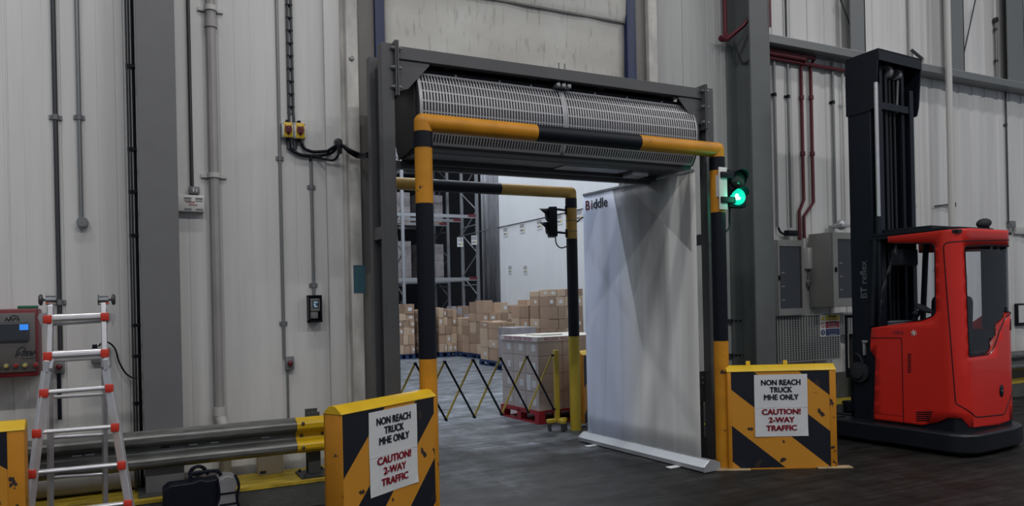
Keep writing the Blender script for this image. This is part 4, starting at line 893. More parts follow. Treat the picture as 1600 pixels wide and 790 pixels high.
mb = MB(); mb.box(4.545, 4.60, 7.90, 7.95, .14, .985, bev=.004); obj('post', mb, 'inner_yellow', lt, world=True)
mb = MB(); mb.box(4.43, 4.70, 7.90, 7.95, .10, .145, bev=.004); mb.box(4.545, 4.60, 7.76, 7.94, .10, .145, bev=.004); bs = obj('base_bar', mb, 'inner_yellow', lt, world=True)
for x, y in ((4.46, 7.92), (4.66, 7.88), (4.572, 7.79)):
    mb = MB(); mb.cyl((x-.012, y, .03), (x+.012, y, .03), .029, 18); mb.box(x-.018, x+.018, y-.02, y+.02, .05, .098, bev=.003); obj('caster', mb, 'graphite_dark', bs, world=True)

random.seed(5); mb = MB(); c0 = onZ(903, 668, 0)
for k in range(2): mb.tube([(c0.x+.10*math.cos(i*.9+k)*(1-.04*i)+.06, c0.y+.07*math.sin(i*.9+k)*(1-.04*i), .012+.012*(i % 3)+.01*k) for i in range(14)], .009, 6, smooth=3)
tag(obj('cable_coil', mb, 'box_grey'), 'loose grey cable coil on the floor at the inner barrier post', 'cable')
# ------------------------------------------------------------------ pallets and cartons
def pallet(label, m, loc, rz, lx, ly, group=None, h=.15):
    t = thing('pallet', label, 'pallet', loc, rz, group)
    mb = MB()
    for k in range(7): w = lx/7; mb.box(k*w+.004, (k+1)*w-.01, 0, ly, h-.022, h)
    obj('deck', mb, m, t, smooth=0)
    for y in (0, ly/2-.05, ly-.1):
        mb = MB(); mb.box(0, .1, y, y+.1, .02, h-.022); mb.box(lx/2-.05, lx/2+.05, y, y+.1, .02, h-.022); mb.box(lx-.1, lx, y, y+.1, .02, h-.022); mb.box(0, lx, y, y+.1, 0, .02); obj('bearer', mb, m, t, smooth=0)
    for x in (0, lx-.1): mb = MB(); mb.box(x, x+.1, .1, ly/2-.05, 0, .022); mb.box(x, x+.1, ly/2+.05, ly-.1, 0, .022); mb.box(x, x+.02, .1, ly-.1, h-.05, h-.022); obj('end_rail', mb, m, t, smooth=0)
    return t
PR = math.radians(3.5); PO = Vector((4.575, 8.40, 0)); RP = Matrix.Translation(PO) @ Matrix.Rotation(PR, 4, 'Z')
pallet('red pallet under the block of frozen-goods cartons by the inner barrier', 'pallet_red', PO, PR, 1.2, 1.0, h=.165)
def carton(name, label, cat, group, loc, rz, lx, ly, lz, m, tags=(), z_tape=True):   # origin at the left-front-bottom corner
    t = thing(name, label, cat, loc, rz, group); mb = MB(); mb.box(0, lx, 0, ly, 0, lz, bev=.006); obj('box', mb, m, t, smooth=0)
    for face, u, v, w, h, mm in tags:
        mb = MB()
        if face == 'f': mb.box(u, u+w, -.002, .001, v, v+h)
        else: mb.box(-.002, .001, u, u+w, v, v+h)
        obj('shipping_label', mb, mm, t, smooth=0)
    return t
n = 0
for k in range(4):
    for i in range(3):
        for j in range(3):
            if j == 1 and i > 0 and k < 3: continue
            p = RP @ Vector((.02+i*.385, .02+j*.32, .167+k*.236))
            tg = [('l', .06, .06, .10, .09, 'label_white')] if i == 0 else []
            if i == 0 and j == 0 and k == 1: tg.append(('l', .19, .02, .10, .20, 'label_white'))
            carton('frozen_carton', 'brown frozen-goods carton in the wrapped block on the red pallet', 'carton', 'cartons on the red pallet', p, PR, .38, .316, .234, 'carton_grey', tg)
t = thing('cover_sheet', 'pale cover sheet with printed frozen tape on top of the red pallet block', 'sheet', RP @ Vector((0, 0, 1.113)), PR)
mb = MB(); mb.box(.01, 1.19, .01, .99, 0, .012); mb.box(.25, .6, .3, .7, .012, .03, bev=.008); obj('sheet', mb, 'sheet_cream', t, smooth=0)
mb = MB(); mb.box(.008, 1.19, .006, .012, -.045, .012); mb.box(.006, .012, .008, .99, -.045, .012); tp = obj('tape', mb, 'tape', t, smooth=0)
text('lettering', 'FROZEN  FROZEN  FROZEN  FROZEN', .058, 'text_red', tp, Matrix.Translation((.60, .005, -.018)) @ FRONT, depth=.0006)
text('lettering', 'FROZEN  FROZEN  FROZEN', .058, 'text_red', tp, Matrix.Translation((.005, .5, -.018)) @ LEFTF, depth=.0006)

random.seed(11)
def stack(what, group, x0, y0, w, d, h, pal=True, cols=(2, 3), tones=('carton', 'carton_dark', 'carton_light'), ph=.14, wrap=False, z0=None, palname=None):
    if pal: pallet(palname or ('blue pallet under ' + what), 'pallet_blue', (x0, y0, 0), random.uniform(-.03, .03), w, d, h=ph)
    z = ph+.002 if z0 is None else z0
    while z < h-.06:
        lz = min(random.uniform(.17, .34), h-z)
        if h-z-lz < .1: lz = h-z
        n = random.randint(*cols); cuts = [0]+sorted((i+random.uniform(-.18, .18))/n for i in range(1, n))+[1]
        top = z+lz >= h-.02
        for a, b in zip(cuts, cuts[1:]):
            if top and random.random() < .25: continue
            for r0, r1 in ((0, .5), (.5, 1)):
                lh = lz*(random.uniform(.7, 1) if top else 1); dy = random.uniform(0, .03); m = random.choice(tones)
                tg = []
                if r0 == 0 and random.random() < .45: tg = [('f', (b-a)*w*random.uniform(.15, .5), lh*.3, min(.16, (b-a)*w*.4), lh*.35, 'label_white')]
                if random.random() < .3: tg.append(('l', d*.1, lh*.35, .12, lh*.3, 'label_white'))
                carton('carton', 'brown carton in ' + what, 'carton', group, (x0+a*w+.004, y0+r0*d+dy, z), random.uniform(-.02, .02), (b-a)*w-.01, (r1-r0)*d-.04, lh-.003, m, tg)
        z += lz
def px2x(px, y): return onY(px, 500, y).x
for (what, grp, pa, pb, y, h, kw) in (
    ('the tall wrapped stack furthest left in the cold store', 'cartons in the far left stack', 622, 648, 20.4, 1.62, {}),
    ('the mixed stack just right of the outer black post', 'cartons right of the post', 654, 682, 20.4, 1.42, {}),
    ('the low mixed stack in front of the rack legs', 'cartons before the rack legs', 686, 714, 20.4, 1.46, dict(cols=(2, 4))),
    ('the shadowed stack in the gap before the rack', 'cartons in the gap', 716, 734, 21.8, 1.5, dict(tones=('carton_dark', 'wrap_grey'))),
    ('the neat column stack left of the tumbled cartons', 'cartons in the column stack', 731, 753, 19.6, 1.52, dict(cols=(1, 2))),
    ('the tumbled stack at the centre of the cold store', 'cartons in the tumbled stack', 755, 795, 18.6, 1.66, dict(cols=(2, 4))),
    ('the nearer low stack left of the red pallet block', 'cartons in the nearer low stack', 775, 806, 16.3, 1.12, dict(cols=(1, 3), tones=('carton', 'carton_light'))),
    ('the far stack by the white cold store wall', 'cartons by the wall', 796, 819, 20.9, 1.5, {}),
    ('the high stack behind the red pallet block, left half', 'cartons high left', 826, 858, 16.6, 1.64, dict(cols=(2, 3))),
    ('the high stack behind the inner barrier post', 'cartons high right', 858, 912, 15.4, 1.88, dict(cols=(3, 4)))):
    xa, xb = px2x(pa, y), px2x(pb, y); stack(what, grp, xa, y, xb-xa, 1.0, h, **kw)
# red tote and print wrap
a = onY(813, 520, 15.0); mb = MB(); mb.prism([(-.13, 0), (.13, 0), (.17, .34), (-.17, .34)], 'y', -.15, .15)
tag(obj('tote_bin', mb, 'tote_red', base=(a.x, 15.2, 1.0)), 'red plastic tote among the cartons left of the tall stack', 'bin')
pallet('blue pallet carrying the red tote and the wrapped carton beneath it', 'pallet_blue', (a.x-.3, 14.9, 0), 0, .75, .8)
carton('carton', 'grey wrapped carton holding up the red tote', 'carton', None, (a.x-.25, 14.95, .152), 0, .62, .7, .846, 'wrap_grey')
for px, py, w, h, y, lab in ((659, 495, .16, .18, 20.55, 'blue sticker on the tall far left stack'), (883, 468, .11, .22, 15.36, 'blue sticker on the high stack behind the inner post')):
    c = onY(px-34 if px == 659 else px, py, y); mb = MB(); mb.box(-w/2, w/2, -.004, .0, -h/2, h/2); 
    MATS.get('sticker') or mat('sticker', (.05, .22, .42), .5)
    tag(obj('sticker', mb, 'sticker', base=(c.x+.02, y-.01, c.z), smooth=0), lab, 'sticker')
# ------------------------------------------------------------------ cold-store racking
def upright_frame(t, x, y0, y1, h):
    for y in (y0, y1): mb = MB(); mb.box(x-.05, x+.05, y-.04, y+.04, 0, h); obj('upright', mb, 'rack_steel', t, world=True, smooth=0)
    mb = MB(); z = .3; s = 1
    while z+.75 < h:
        a, b = (y0, y1) if s > 0 else (y1, y0); mb.cyl((x, a, z), (x, b, z+.75), .022, 6); z += .75; s = -s
    for z in (.3, 2.2, 4.3): mb.cyl((x, y0, z), (x, y1, z), .022, 6)
    obj('bracing', mb, 'rack_steel', t, world=True, smooth=0)
def rack(label, y0, y1, xs, levels, red=True):
    t = thing('pallet_rack', label, 'rack', (xs[0], y0, 0))
    for x in xs: upright_frame(t, x, y0, y1, 8.5)
    for z in levels:
        for y in (y0, y1):
            for a, b in zip(xs, xs[1:]): mb = MB(); mb.box(a+.05, b-.05, y-.025, y+.025, z-.11, z); obj('beam', mb, 'rack_steel', t, world=True, smooth=0)
            mb = MB(); mb.box(xs[-1]-.35, xs[-1]-.05, y-.03, y+.03, z-.07, z+.02); obj('beam_end', mb, 'rack_red', t, world=True, smooth=0)
    return t
XS = [10.62-2.72*3, 10.62-2.72*2, 10.62-2.72, 10.62]; LV = (2.45, 4.62, 6.8)
rack('front row of tall steel pallet racking in the cold store', 23.7, 25.05, XS, LV)
rack('second row of tall steel pallet racking standing behind the first', 26.45, 27.9, XS, LV)
def load(label, grp, x, y, z, w, d, h):
    t = thing('pallet_load', label, 'pallet load', (x, y, z), 0, grp); mb = MB()
    for yy in (0, d/2-.05, d-.1): mb.box(0, w, yy, yy+.1, 0, .09)
    mb.box(0, w, 0, d, .09, .12); obj('pallet', mb, 'carton_dark', t, smooth=0)
    mb = MB(); nx, nz = max(2, round(w/.4)), max(2, round(h/.28))
    for i in range(nx):
        for k in range(nz): mb.box(i*w/nx+.006, (i+1)*w/nx-.006, .0, d, .12+k*h/nz+.004, .12+(k+1)*h/nz-.004)
    b = obj('wrapped_cartons', mb, 'wrap_grey', t, smooth=0)
    mb = MB()
    for k in range(nz): mb.box(w/nx*.3, w/nx*.3+.12, -.006, 0, .2+k*h/nz, .3+k*h/nz)
    obj('shipping_label', mb, 'label_white', b, smooth=0)
for z, hs in ((2.45, (1.35, 1.25)), (4.62, (1.0, .95)), (6.8, (1.2, 1.0))):
    for x in (5.4+.2, 6.75, 8.05, 9.35): 
        h = hs[int(x*10) % 2]
        load('grey wrapped pallet load stored on the front racking', 'loads on the front rack', x, 23.75, z+.002, 1.0, 1.2, h) if x < 7.9 else None
        load('grey wrapped pallet load stored on the second racking', 'loads on the second rack', x+.05, 26.5, z+.002, 1.05, 1.2, h)
mb = MB(); mb.strip([(10.66, 23.42), (10.72, 23.39), (10.78, 23.44), (10.83, 23.39), (10.87, 23.33), (10.86, 22.9), (10.875, 22.5)], 'z', .0, 9); o = obj('plastic_sheet', mb, 'curtain_grey'); tag(o, 'grey plastic sheet hanging where the white wall meets the racking', 'sheet')
m = o.modifiers.new('s', 'SOLIDIFY'); m.thickness = .004
mb = MB(); mb.box(10.1, 10.85, 28.4, 28.43, 0, 9); tag(obj('plastic_sheet', mb, 'curtain_grey'), 'dull grey sheet hanging behind the rack end bracing', 'sheet')
# bay labels on the white wall, with the wire above
pts = [(719, 378, 'rack'), (741, 375, 'rack'), (764, 369, 'w'), (790, 362, 'w'), (816, 356, 'w'), (843, 350, 'w'), (874, 342, 'w'), (905, 336, 'w'), (797, 421, 's'), (821, 421, 's')]
for i, (px, py, kd) in enumerate(pts):
    if kd == 'rack': c = onY(px, py, 23.6)
    else: c = onX(px, py, 10.895)
    lab = ('white bay label hanging before the end of the front racking' if kd == 'rack' else 'white barcode label in the high row along the cold store wall' if kd == 'w' else 'small barcode label in the lower pair on the cold store wall')
    t = thing('bay_label', lab, 'label', c, PI/2 if kd != 'rack' else 0, {'rack': 'labels by the rack', 'w': 'labels in the high row', 's': 'labels in the lower pair'}[kd])
    if kd != 'rack': t.rotation_euler = (0, 0, -PI/2)
    w, h = (.17, .16) if kd == 'w' else (.11, .16) if kd == 'rack' else (.12, .14)
    mb = MB(); mb.box(-w, w, -.006, 0, -h, h); obj('card', mb, 'label_white', t, smooth=0)
    if kd == 'rack': mb = MB(); mb.cyl((0, -.003, h), (0, -.003, h+.12), .006, 6); obj('hanger', mb, 'graphite_dark', t)
    mb = MB(); xx = -w*.8
    while xx < w*.75: ww = random.choice((.008, .014, .02)); mb.box(xx, xx+ww, -.0085, -.006, h*.05, h*.8); xx += ww+.016
    mb.box(-w*.7, w*.2, -.0085, -.006, -h*.6, -h*.3); obj('barcode', mb, 'barcode', t, smooth=0)
    mb = MB(); mb.box(w*.35, w*.75, -.0085, -.006, -h*.65, -h*.25); obj('mark', mb, 'sign_yellow', t, smooth=0)
mb = MB(); mb.tube([onY(716, 369.5, 23.6), (10.88, 23.3, 4.09), (10.88, 20, 4.075), (10.88, 15, 4.08)], .012, 6); tag(obj('wire', mb, 'graphite_dark'), 'thin dark wire running along the cold store wall above the labels', 'wire')

# ------------------------------------------------------------------ right wall services
def wr(px, py, d=.03): return onY(px, py, RY-d)
def vr(label, px, py, z0, z1, r, m, clips=(), name='conduit', cat='conduit', d=.03, cm=None):
    c = onY(px, py, RY-d); return conduit(name, label, cat, [(c.x, RY-d, z1), (c.x, RY-d, z0)], r, m, [(c.x, RY-d, onY(px, k, RY-d).z) for k in clips], cm), c.x
z18 = onY(1216, 355, RY).z
vr('grey conduit nearest the tall right column, above the left cabinet', 1212, 220, z18, 4.68, .018, 'conduit', (148,), cm='black')
vr('grey conduit second from the right column, above the left cabinet', 1233, 220, z18, 4.68, .018, 'conduit', (151,), cm='black')
vr('grey conduit between the red pipes and the truck mast', 1303, 220, onY(1310, 350, RY).z, 4.7, .018, 'conduit', (160,), cm='black')
vr('grey conduit just left of the black truck mast', 1318, 200, onY(1322, 350, RY).z, 4.7, .014, 'pipe_white', (163,))
vr('thin grey conduit above the girt, right of the tall column', 1228, 25, 4.83, 8, .014, 'conduit_dark')
vr('slim white pipe behind and right of the truck mast', 1427, 240, .5, 8, .028, 'pipe_white', (320,), 'pipe', 'pipe', .05)
vr('white vertical pipe passing in front of the girt above the red cab', 1483, 150, .5, 8, .045, 'pipe_white', (), 'pipe', 'pipe', .31)
vr('thin dark conduit near the right edge of the picture', 1573, 230, onY(1578, 350, RY).z, 8, .014, 'conduit_dark', (195,))
c = vr('short conduit with a round end box above the girt at far right', 1557, 80, 4.83, onY(1556, 35, RY).z, .016, 'conduit', (46, 95), cm='conduit_dark')
mb = MB(); e = wr(1556, 31, .04); mb.cyl((e.x, RY-.06, e.z), (e.x, RY-.01, e.z), .04, 18); obj('end_box', mb, 'conduit_dark', c[0], world=True)
# red sprinkler pipes
def rpipe(label, pts, r=.020): 
    t = thing('sprinkler_pipe', label, 'pipe', pts[-1]); mb = MB(); mb.tube(pts, r, 10); obj('pipe', mb, 'red_pipe', t, world=True)
    return t
for (lab, top, k, el, low) in (('dark red pipe, left one of the two dropping beside the cabinets', (1249, 88), (1256, 312), (1249, 330), (1250, 392)), ('dark red pipe, right one of the two dropping beside the cabinets', (1263, 90), (1271, 316), (1256, 338), (1257, 372))):
    a, b, c, e = wr(*top), wr(*k), wr(*el), wr(*low); a.x = b.x
    zl = 4.64 if top[0] == 1249 else 4.68
    t = rpipe(lab, [(6.5, RY-.10, zl), (a.x, RY-.10, zl), (a.x, RY-.03, zl-.08), b, (c.x, c.y, c.z), (c.x, e.y, e.z)])
    for py in (152, 240): q = wr(top[0]+(py-88)*.03, py); mb = MB(); mb.cyl((a.x, RY-.03, q.z-.025), (a.x, RY-.03, q.z+.025), .032, 12); obj('coupling', mb, 'red_pipe', t, world=True)
rpipe('dark red pipe running under the girt to the truck mast', [(6.5, RY-.06, 4.60), (8.9, RY-.06, 4.60)], .025)
a, b = onY(1142, 0, WY-.03), onY(1133, 62, WY-.1)
rpipe('red pipe elbow at the top left of the tall right column', [(6.13, WY-.06, 6.5), (6.13, WY-.06, b.z+.10), (6.13, WY-.10, b.z+.02), (6.02, WY-.12, b.z), (6.06, WY-.16, b.z-.02), (6.20, 6.32, b.z+.12), (6.26, 6.26, b.z+.22), (6.26, 6.26, 6.5)], .024)
rpipe('red pipe clipped down the right edge of the tall right column', [(6.478, 6.19, 6.5), (6.478, 6.19, onY(1203, 42, 6.19).z)], .012)
mb = MB(); mb.tube([onY(1146, 65, 6.45), onY(1160, 98, 6.45), onY(1172, 92, 6.3)], .010, 6, smooth=3); tag(obj('cable', mb, 'conduit_dark'), 'dark cable sagging across the web of the tall right column', 'cable')
# cabinets
def cabinet(label, x0, x1, z0, z1, depth, wx0, wx1, wz0, wz1, hx):
    t = thing('control_cabinet', label, 'cabinet', ((x0+x1)/2, RY, z0)); y = RY-depth
    mb = MB(); mb.box(x0, x1, y+.02, RY-.03, z0, z1, bev=.005); obj('body', mb, 'cabinet', t, world=True)
    mb = MB(); mb.box(x0+.004, wx0, y-.005, y+.02, z0+.006, z1-.006); mb.box(wx1, x1-.004, y-.005, y+.02, z0+.006, z1-.006); mb.box(wx0, wx1, y-.005, y+.02, z0+.006, wz0); mb.box(wx0, wx1, y-.005, y+.02, wz1, z1-.006); d = obj('door', mb, 'cabinet', t, world=True, smooth=0)
    mb = MB(); mb.box(wx0, wx1, y+.012, y+.018, wz0, wz1); obj('window', mb, 'screen_dark', d, world=True, smooth=0)
    mb = MB(); mb.box(hx-.012, hx+.012, y-.025, y-.005, (z0+z1)/2-.03, (z0+z1)/2+.03, bev=.004); obj('handle', mb, 'black', d, world=True)
    for k in range(3): mb = MB(); mb.box(wx0+.04, wx0+.10, y+.008, y+.012, wz0+.1+k*.17, wz0+.115+k*.17); obj('indicator', mb, 'tool_grey', d, world=True)
    return t
cy = RY-.20
A, B = onY(1214, 374, cy), onY(1258, 492, cy); a, b = onY(1217, 384, cy), onY(1254, 481, cy)
cabinet('grey wall cabinet with dark window right beside the tall column', A.x, B.x, B.z, A.z, .20, a.x, b.x, b.z, a.z, A.x+.012)
cy = RY-.40
A, B = onY(1300, 362, cy), onY(1345, 478, cy); a, b = onY(1308, 373, cy), onY(1340, 465, cy)
cabinet('deeper grey wall cabinet with dark window behind the truck mast', A.x, B.x, B.z, A.z, .40, a.x, b.x, b.z, a.z, A.x+.045)
A, B = wr(1258, 387), wr(1275, 420)
t = thing('trunking', 'pale grey trunking box between the two wall cabinets', 'box', ((A.x+B.x)/2, RY, B.z)); mb = MB(); mb.box(A.x, B.x, RY-.08, RY-.002, B.z, A.z, bev=.006); obj('housing', mb, 'white_plastic', t, world=True)
mb = MB(); mb.tube([wr(1264, 425, .06), wr(1264, 436, .06), wr(1261, 442, .06)], .02, 8, smooth=4); mb.tube([wr(1269, 425, .06), wr(1268, 438, .06), wr(1262, 446, .06)], .012, 8, smooth=4); obj('hose', mb, 'conduit', t, world=True)
mb = MB(); mb.tube([wr(1216, 355, .05), wr(1220, 363, .06), wr(1228, 366, .07)], .014, 8, smooth=4); q = wr(1237, 364, .07); mb.box(q.x-.10, q.x+.09, RY-.10, RY-.03, q.z-.035, q.z+.035, bev=.01); tag(obj('cable_gland', mb, 'black'), 'black cable joint on top of the left wall cabinet', 'joint')
q = wr(1318, 348, .2); mb = MB(); mb.box(q.x-.09, q.x+.09, RY-.25, RY-.03, q.z-.06, q.z-.02, bev=.006); mb.ball((q.x+.02, RY-.15, q.z-.02), .075, .06, .07); tag(obj('lamp_fitting', mb, 'galv_light'), 'small silver domed fitting on top of the cabinet behind the mast', 'lamp')
# perforated screen and danger sign
y = RY-.14
A, B = onY(1214, 494, y), onY(1340, 558, y); mid = onY(1313, 530, y)
t = thing('perforated_screen', 'grey perforated metal screen below the wall cabinets', 'screen', ((A.x+B.x)/2, y, B.z))
mb = MB(); mb.box(A.x, mid.x, y, y+.004, B.z, A.z); mb.box(mid.x, B.x, y, y+.004, onY(1330, 521, y).z, A.z+.02); mb.box(A.x-.01, B.x, y-.01, y+.03, A.z-.005, A.z+.012); obj('sheet', mb, 'perf', t, world=True, smooth=0)
mb = MB(); nx = 30; nz = 20
for i in range(nx):
    for k in range(nz):
        xx = A.x+.03+(B.x-A.x-.06)*i/(nx-1); zz = B.z+.03+(A.z-B.z-.05)*k/(nz-1)
        if xx > mid.x-.02 and zz < onY(1330, 521, y).z+.02: continue
        mb.box(xx-.011, xx+.011, y-.0015, y+.001, zz-.011, zz+.011)
ho = obj('perforation', mb, 'hole', t, world=True, smooth=0); ho['kind'] = 'stuff'
for xx in (A.x, B.x-.03): mb = MB(); mb.box(xx, xx+.03, y+.005, RY-.03, .21, A.z); obj('support', mb, 'rail_dark', t, world=True, smooth=0)
A, B = onY(1281, 489.5, y-.01), onY(1313, 524, y-.01); w, h = (B.x-A.x)/2, (A.z-B.z)/2
t = thing('danger_sign', 'yellow, red and blue danger sign on the perforated screen', 'sign', ((A.x+B.x)/2, y-.004, (A.z+B.z)/2))
mb = MB(); mb.box(-w, w, -.004, 0, -h, h); obj('plate', mb, 'label_white', t, smooth=0)
for k, (m, l1, l2, tm) in enumerate((('sign_yellow', 'Danger', 'Battery charging', 'text_black'), ('sign_red', 'No smoking', 'No naked lights', 'text_white'), ('sign_blue', 'Eye protection', 'must be worn', 'text_white'))):
    zc_ = h*(.645-.645*k); mb = MB(); mb.box(-w*.45, w*.95, -.0055, -.004, zc_-h*.29, zc_+h*.29); obj('panel', mb, m, t, smooth=0)
    text('lettering', l1, h*(.36 if k == 0 else .2), tm, t, at(w*.25, -.0062, zc_+h*.09), depth=.0004, bold=.0008); text('lettering', l2, h*.17, tm if k else 'text_red', t, at(w*.25, -.0062, zc_-h*.18), depth=.0004)
mb = MB(); mb.prism([(-w*.92, h*.40), (-w*.52, h*.40), (-w*.72, h*.88)], 'y', -.006, -.004); obj('hazard_triangle', mb, 'sign_yellow', t, smooth=0)
mb = MB(); mb.lathe([(.15*h*1.6, 0), (.15*h*1.6, .0016)], (-w*.72, -.004, 0), (0, -1, 0), 24); mb.lathe([(.11*h*1.6, 0), (.11*h*1.6, .0022)], (-w*.72, -.004, 0), (0, -1, 0), 24, mi=1); mb.box(-w*.92, -w*.52, -.0066, -.006, -.006, .006, rot=Matrix.Rotation(.78, 3, 'Y')); obj('prohibition_ring', mb, ['sign_red', 'label_white'], t, smooth=0)
mb = MB(); mb.lathe([(.15*h*1.7, 0), (.15*h*1.7, .0016)], (-w*.72, -.004, -h*.645), (0, -1, 0), 24); mb.box(-w*.76, -w*.68, -.0066, -.005, -h*.68, -h*.5, mi=1); mb.box(-w*.76, -w*.68, -.0066, -.005, -h*.79, -h*.73, mi=1); obj('mandatory_disc', mb, ['sign_blue', 'text_white'], t, smooth=0)
# white bent pipe head behind the mast, wall stub and small box at far right
mb = MB(); mb.tube([wr(1424, 78, .10), wr(1441, 92, .14)], .022, 8, mi=1); mb.tube([wr(1443, 90, .12), wr(1444, 100, .12), wr(1438, 112, .08), wr(1430, 122, .03)], .035, 10, smooth=4); tag(obj('vent_pipe', mb, ['pipe_white', 'conduit_dark']), 'white bent pipe head sticking out behind the mast top', 'pipe')
mb = MB(); mb.cyl(wr(1461, 322, .03), wr(1487, 319, .03), .012, 8); mb.box(wr(1484, 319).x, wr(1491, 319).x, RY-.06, RY-.01, wr(1487, 323).z, wr(1487, 316).z); tag(obj('wall_bracket', mb, 'conduit_dark'), 'small dark bracket on the wall left of the white vertical pipe', 'bracket')
mb = MB(); q = wr(1581, 350, .05); mb.box(q.x-.06, q.x+.06, RY-.08, RY-.005, q.z-.05, q.z+.05, bev=.008); tag(obj('junction_box', mb, 'conduit'), 'small grey junction box above the right end of the cab', 'box')
q0, q1 = onY(1588, 354, RY-.06), onY(1612, 366, RY-.06); mb = MB(); mb.box(q0.x, q1.x, RY-.06, RY-.005, q1.z, q0.z, bev=.01); tag(obj('wall_unit', mb, 'pipe_white'), 'white unit on the wall at the right picture edge', 'box')
q0, q1 = onY(1590, 474, RY-.06), onY(1606, 508, RY-.06); mb = MB(); mb.box(q0.x, q1.x+.05, RY-.06, RY-.005, q1.z, q0.z, bev=.01); mb.box(q0.x+.02, q1.x, RY-.066, RY-.06, q1.z+.05, q0.z-.03, mi=1); tag(obj('wall_unit', mb, ['black', 'white_plastic']), 'black and white control box at the right picture edge', 'box')
# slotted brackets between the portal and the column
for py in (501, 555):
    a = onY(1139, py, WY-.03); t = thing('slotted_bracket', 'dark slotted bracket on the wall right of the barrier post, ' + ('upper' if py == 501 else 'lower') + ' one', 'bracket', (a.x, WY-.02, a.z))
    mb = MB(); mb.box(a.x, 6.17, WY-.045, WY-.003, a.z-.02, a.z+.02); obj('bar', mb, 'conduit_dark', t, world=True)
    for k in range(4): mb = MB(); mb.box(a.x+.02+k*.06, a.x+.055+k*.06, WY-.047, WY-.044, a.z-.008, a.z+.008); obj('slot', mb, 'black', t, world=True)
#TRUCK
# ------------------------------------------------------------------ reach truck
TA = math.radians(4); TP = Vector((7.10, 4.46, 0))
rt = thing('reach_truck', 'red and black reach truck with a tall black mast parked at the right', 'forklift', TP, TA)
_inv = (Matrix.Translation(TP) @ Matrix.Rotation(TA, 4, 'Z')).inverted()
def tk(px, py, axis, v):
    c = _inv @ Vector((0, 0, CH)); d = _inv.to_3x3() @ ray(px, py); t = (v-c[axis])/d[axis]; return c+d*t
def fa(px, py): q = tk(px, py, 0, 0.); return (q.y, q.z)      # on the left side face (local x = 0): distance forward, height
def fb(px, py): q = tk(px, py, 1, 0.); return (q.x, q.z)      # on the rear face (local y = 0)
LEN, RC, BW = 1.0, .16, 1.04
ARC = PI/2*RC
def plan(s, off=0.):                                          # point on the body outline at arc length s, moved outwards by off
    a = LEN-RC
    if s <= a: return Vector((-off, LEN-s, 0))
    if s <= a+ARC: t = (s-a)/RC; return Vector((RC-(RC+off)*math.cos(t), RC-(RC+off)*math.sin(t), 0))
    s2 = s-a-ARC; b = BW-2*RC
    if s2 <= b: return Vector((RC+s2, -off, 0))
    if s2 <= b+ARC: t = (s2-b)/RC; return Vector((BW-RC+(RC+off)*math.sin(t), RC-(RC+off)*math.cos(t), 0))
    return Vector((BW+off, RC+(s2-b-ARC), 0))
def sA(y): return LEN-y
def sB(x):
    a = LEN-RC+ARC
    if x < RC: return a-ARC+RC*math.acos(max(-1, min(1, (RC-x)/RC)))
    if x > BW-RC: return a+BW-2*RC+RC*math.asin(min(1, (x-BW+RC)/RC))
    return a+x-RC
def A_(px, py): y, z = fa(px, py); return (sA(y), z)
def B_(px, py):
    x, z = fb(px, py); return (sB(x), z)
S_END = 2*(LEN-RC)+2*ARC+BW-2*RC
def fillet(poly, rads, n=6):
    out = []; N_ = len(poly)
    for i, p in enumerate(poly):
        r = rads[i] if i < len(rads) else 0
        p = Vector(p[:2]).to_3d()
        if not r: out.append((p.x, p.y)); continue
        a = Vector(poly[i-1][:2]).to_3d(); b = Vector(poly[(i+1) % N_][:2]).to_3d()
        u = (a-p).normalized(); v = (b-p).normalized(); P0, P1 = p+u*r, p+v*r
        for k in range(n+1): t = k/n; q = P0*(1-t)**2+p*2*t*(1-t)+P1*t*t; out.append((q.x, q.y))
    return out
def inside(pt, poly):
    x, y = pt; c = False; n_ = len(poly); j = n_-1
    for i in range(n_):
        xi, yi = poly[i]; xj, yj = poly[j]
        if (yi > y) != (yj > y) and x < (xj-xi)*(y-yi)/(yj-yi)+xi: c = not c
        j = i
    return c
def shell(outer, holes, off=0., grid=.035):
    def dens(poly):
        o = []
        for a, b in zip(poly, poly[1:]+poly[:1]):
            n_ = max(1, int(math.hypot(b[0]-a[0], b[1]-a[1])/.04)); o += [(a[0]+(b[0]-a[0])*k/n_, a[1]+(b[1]-a[1])*k/n_) for k in range(n_)]
        return o
    loops = [dens(outer)]+[dens(h) for h in holes]; vs, es = [], []
    for lp_ in loops:
        b = len(vs); vs += [Vector(p) for p in lp_]; es += [(b+i, b+(i+1) % len(lp_)) for i in range(len(lp_))]
    s0, s1 = min(p[0] for p in outer), max(p[0] for p in outer); z0, z1 = min(p[1] for p in outer), max(p[1] for p in outer)
    s = s0+grid*.5
    while s < s1:
        z = z0+.03
        while z < z1:
            if inside((s, z), outer) and not any(inside((s, z), h) for h in holes): vs.append(Vector((s, z)))
            z += .16
        s += grid
    V, E_, F_, *_r = MG.delaunay_2d_cdt(vs, es, [], 0, 1e-5)
    mb = MB(); bv = [mb.bm.verts.new(plan(v.x, off)+Vector((0, 0, v.y))) for v in V]
    for f in F_:
        c = sum((V[i] for i in f), Vector((0, 0)))/len(f)
        if inside((c.x, c.y), outer) and not any(inside((c.x, c.y), h) for h in holes):
            try: mb.bm.faces.new([bv[i] for i in f])
            except ValueError: pass
    bmesh.ops.delete(mb.bm, geom=[v for v in mb.bm.verts if not v.link_faces], context='VERTS'); bmesh.ops.recalc_face_normals(mb.bm, faces=mb.bm.faces[:])
    return mb
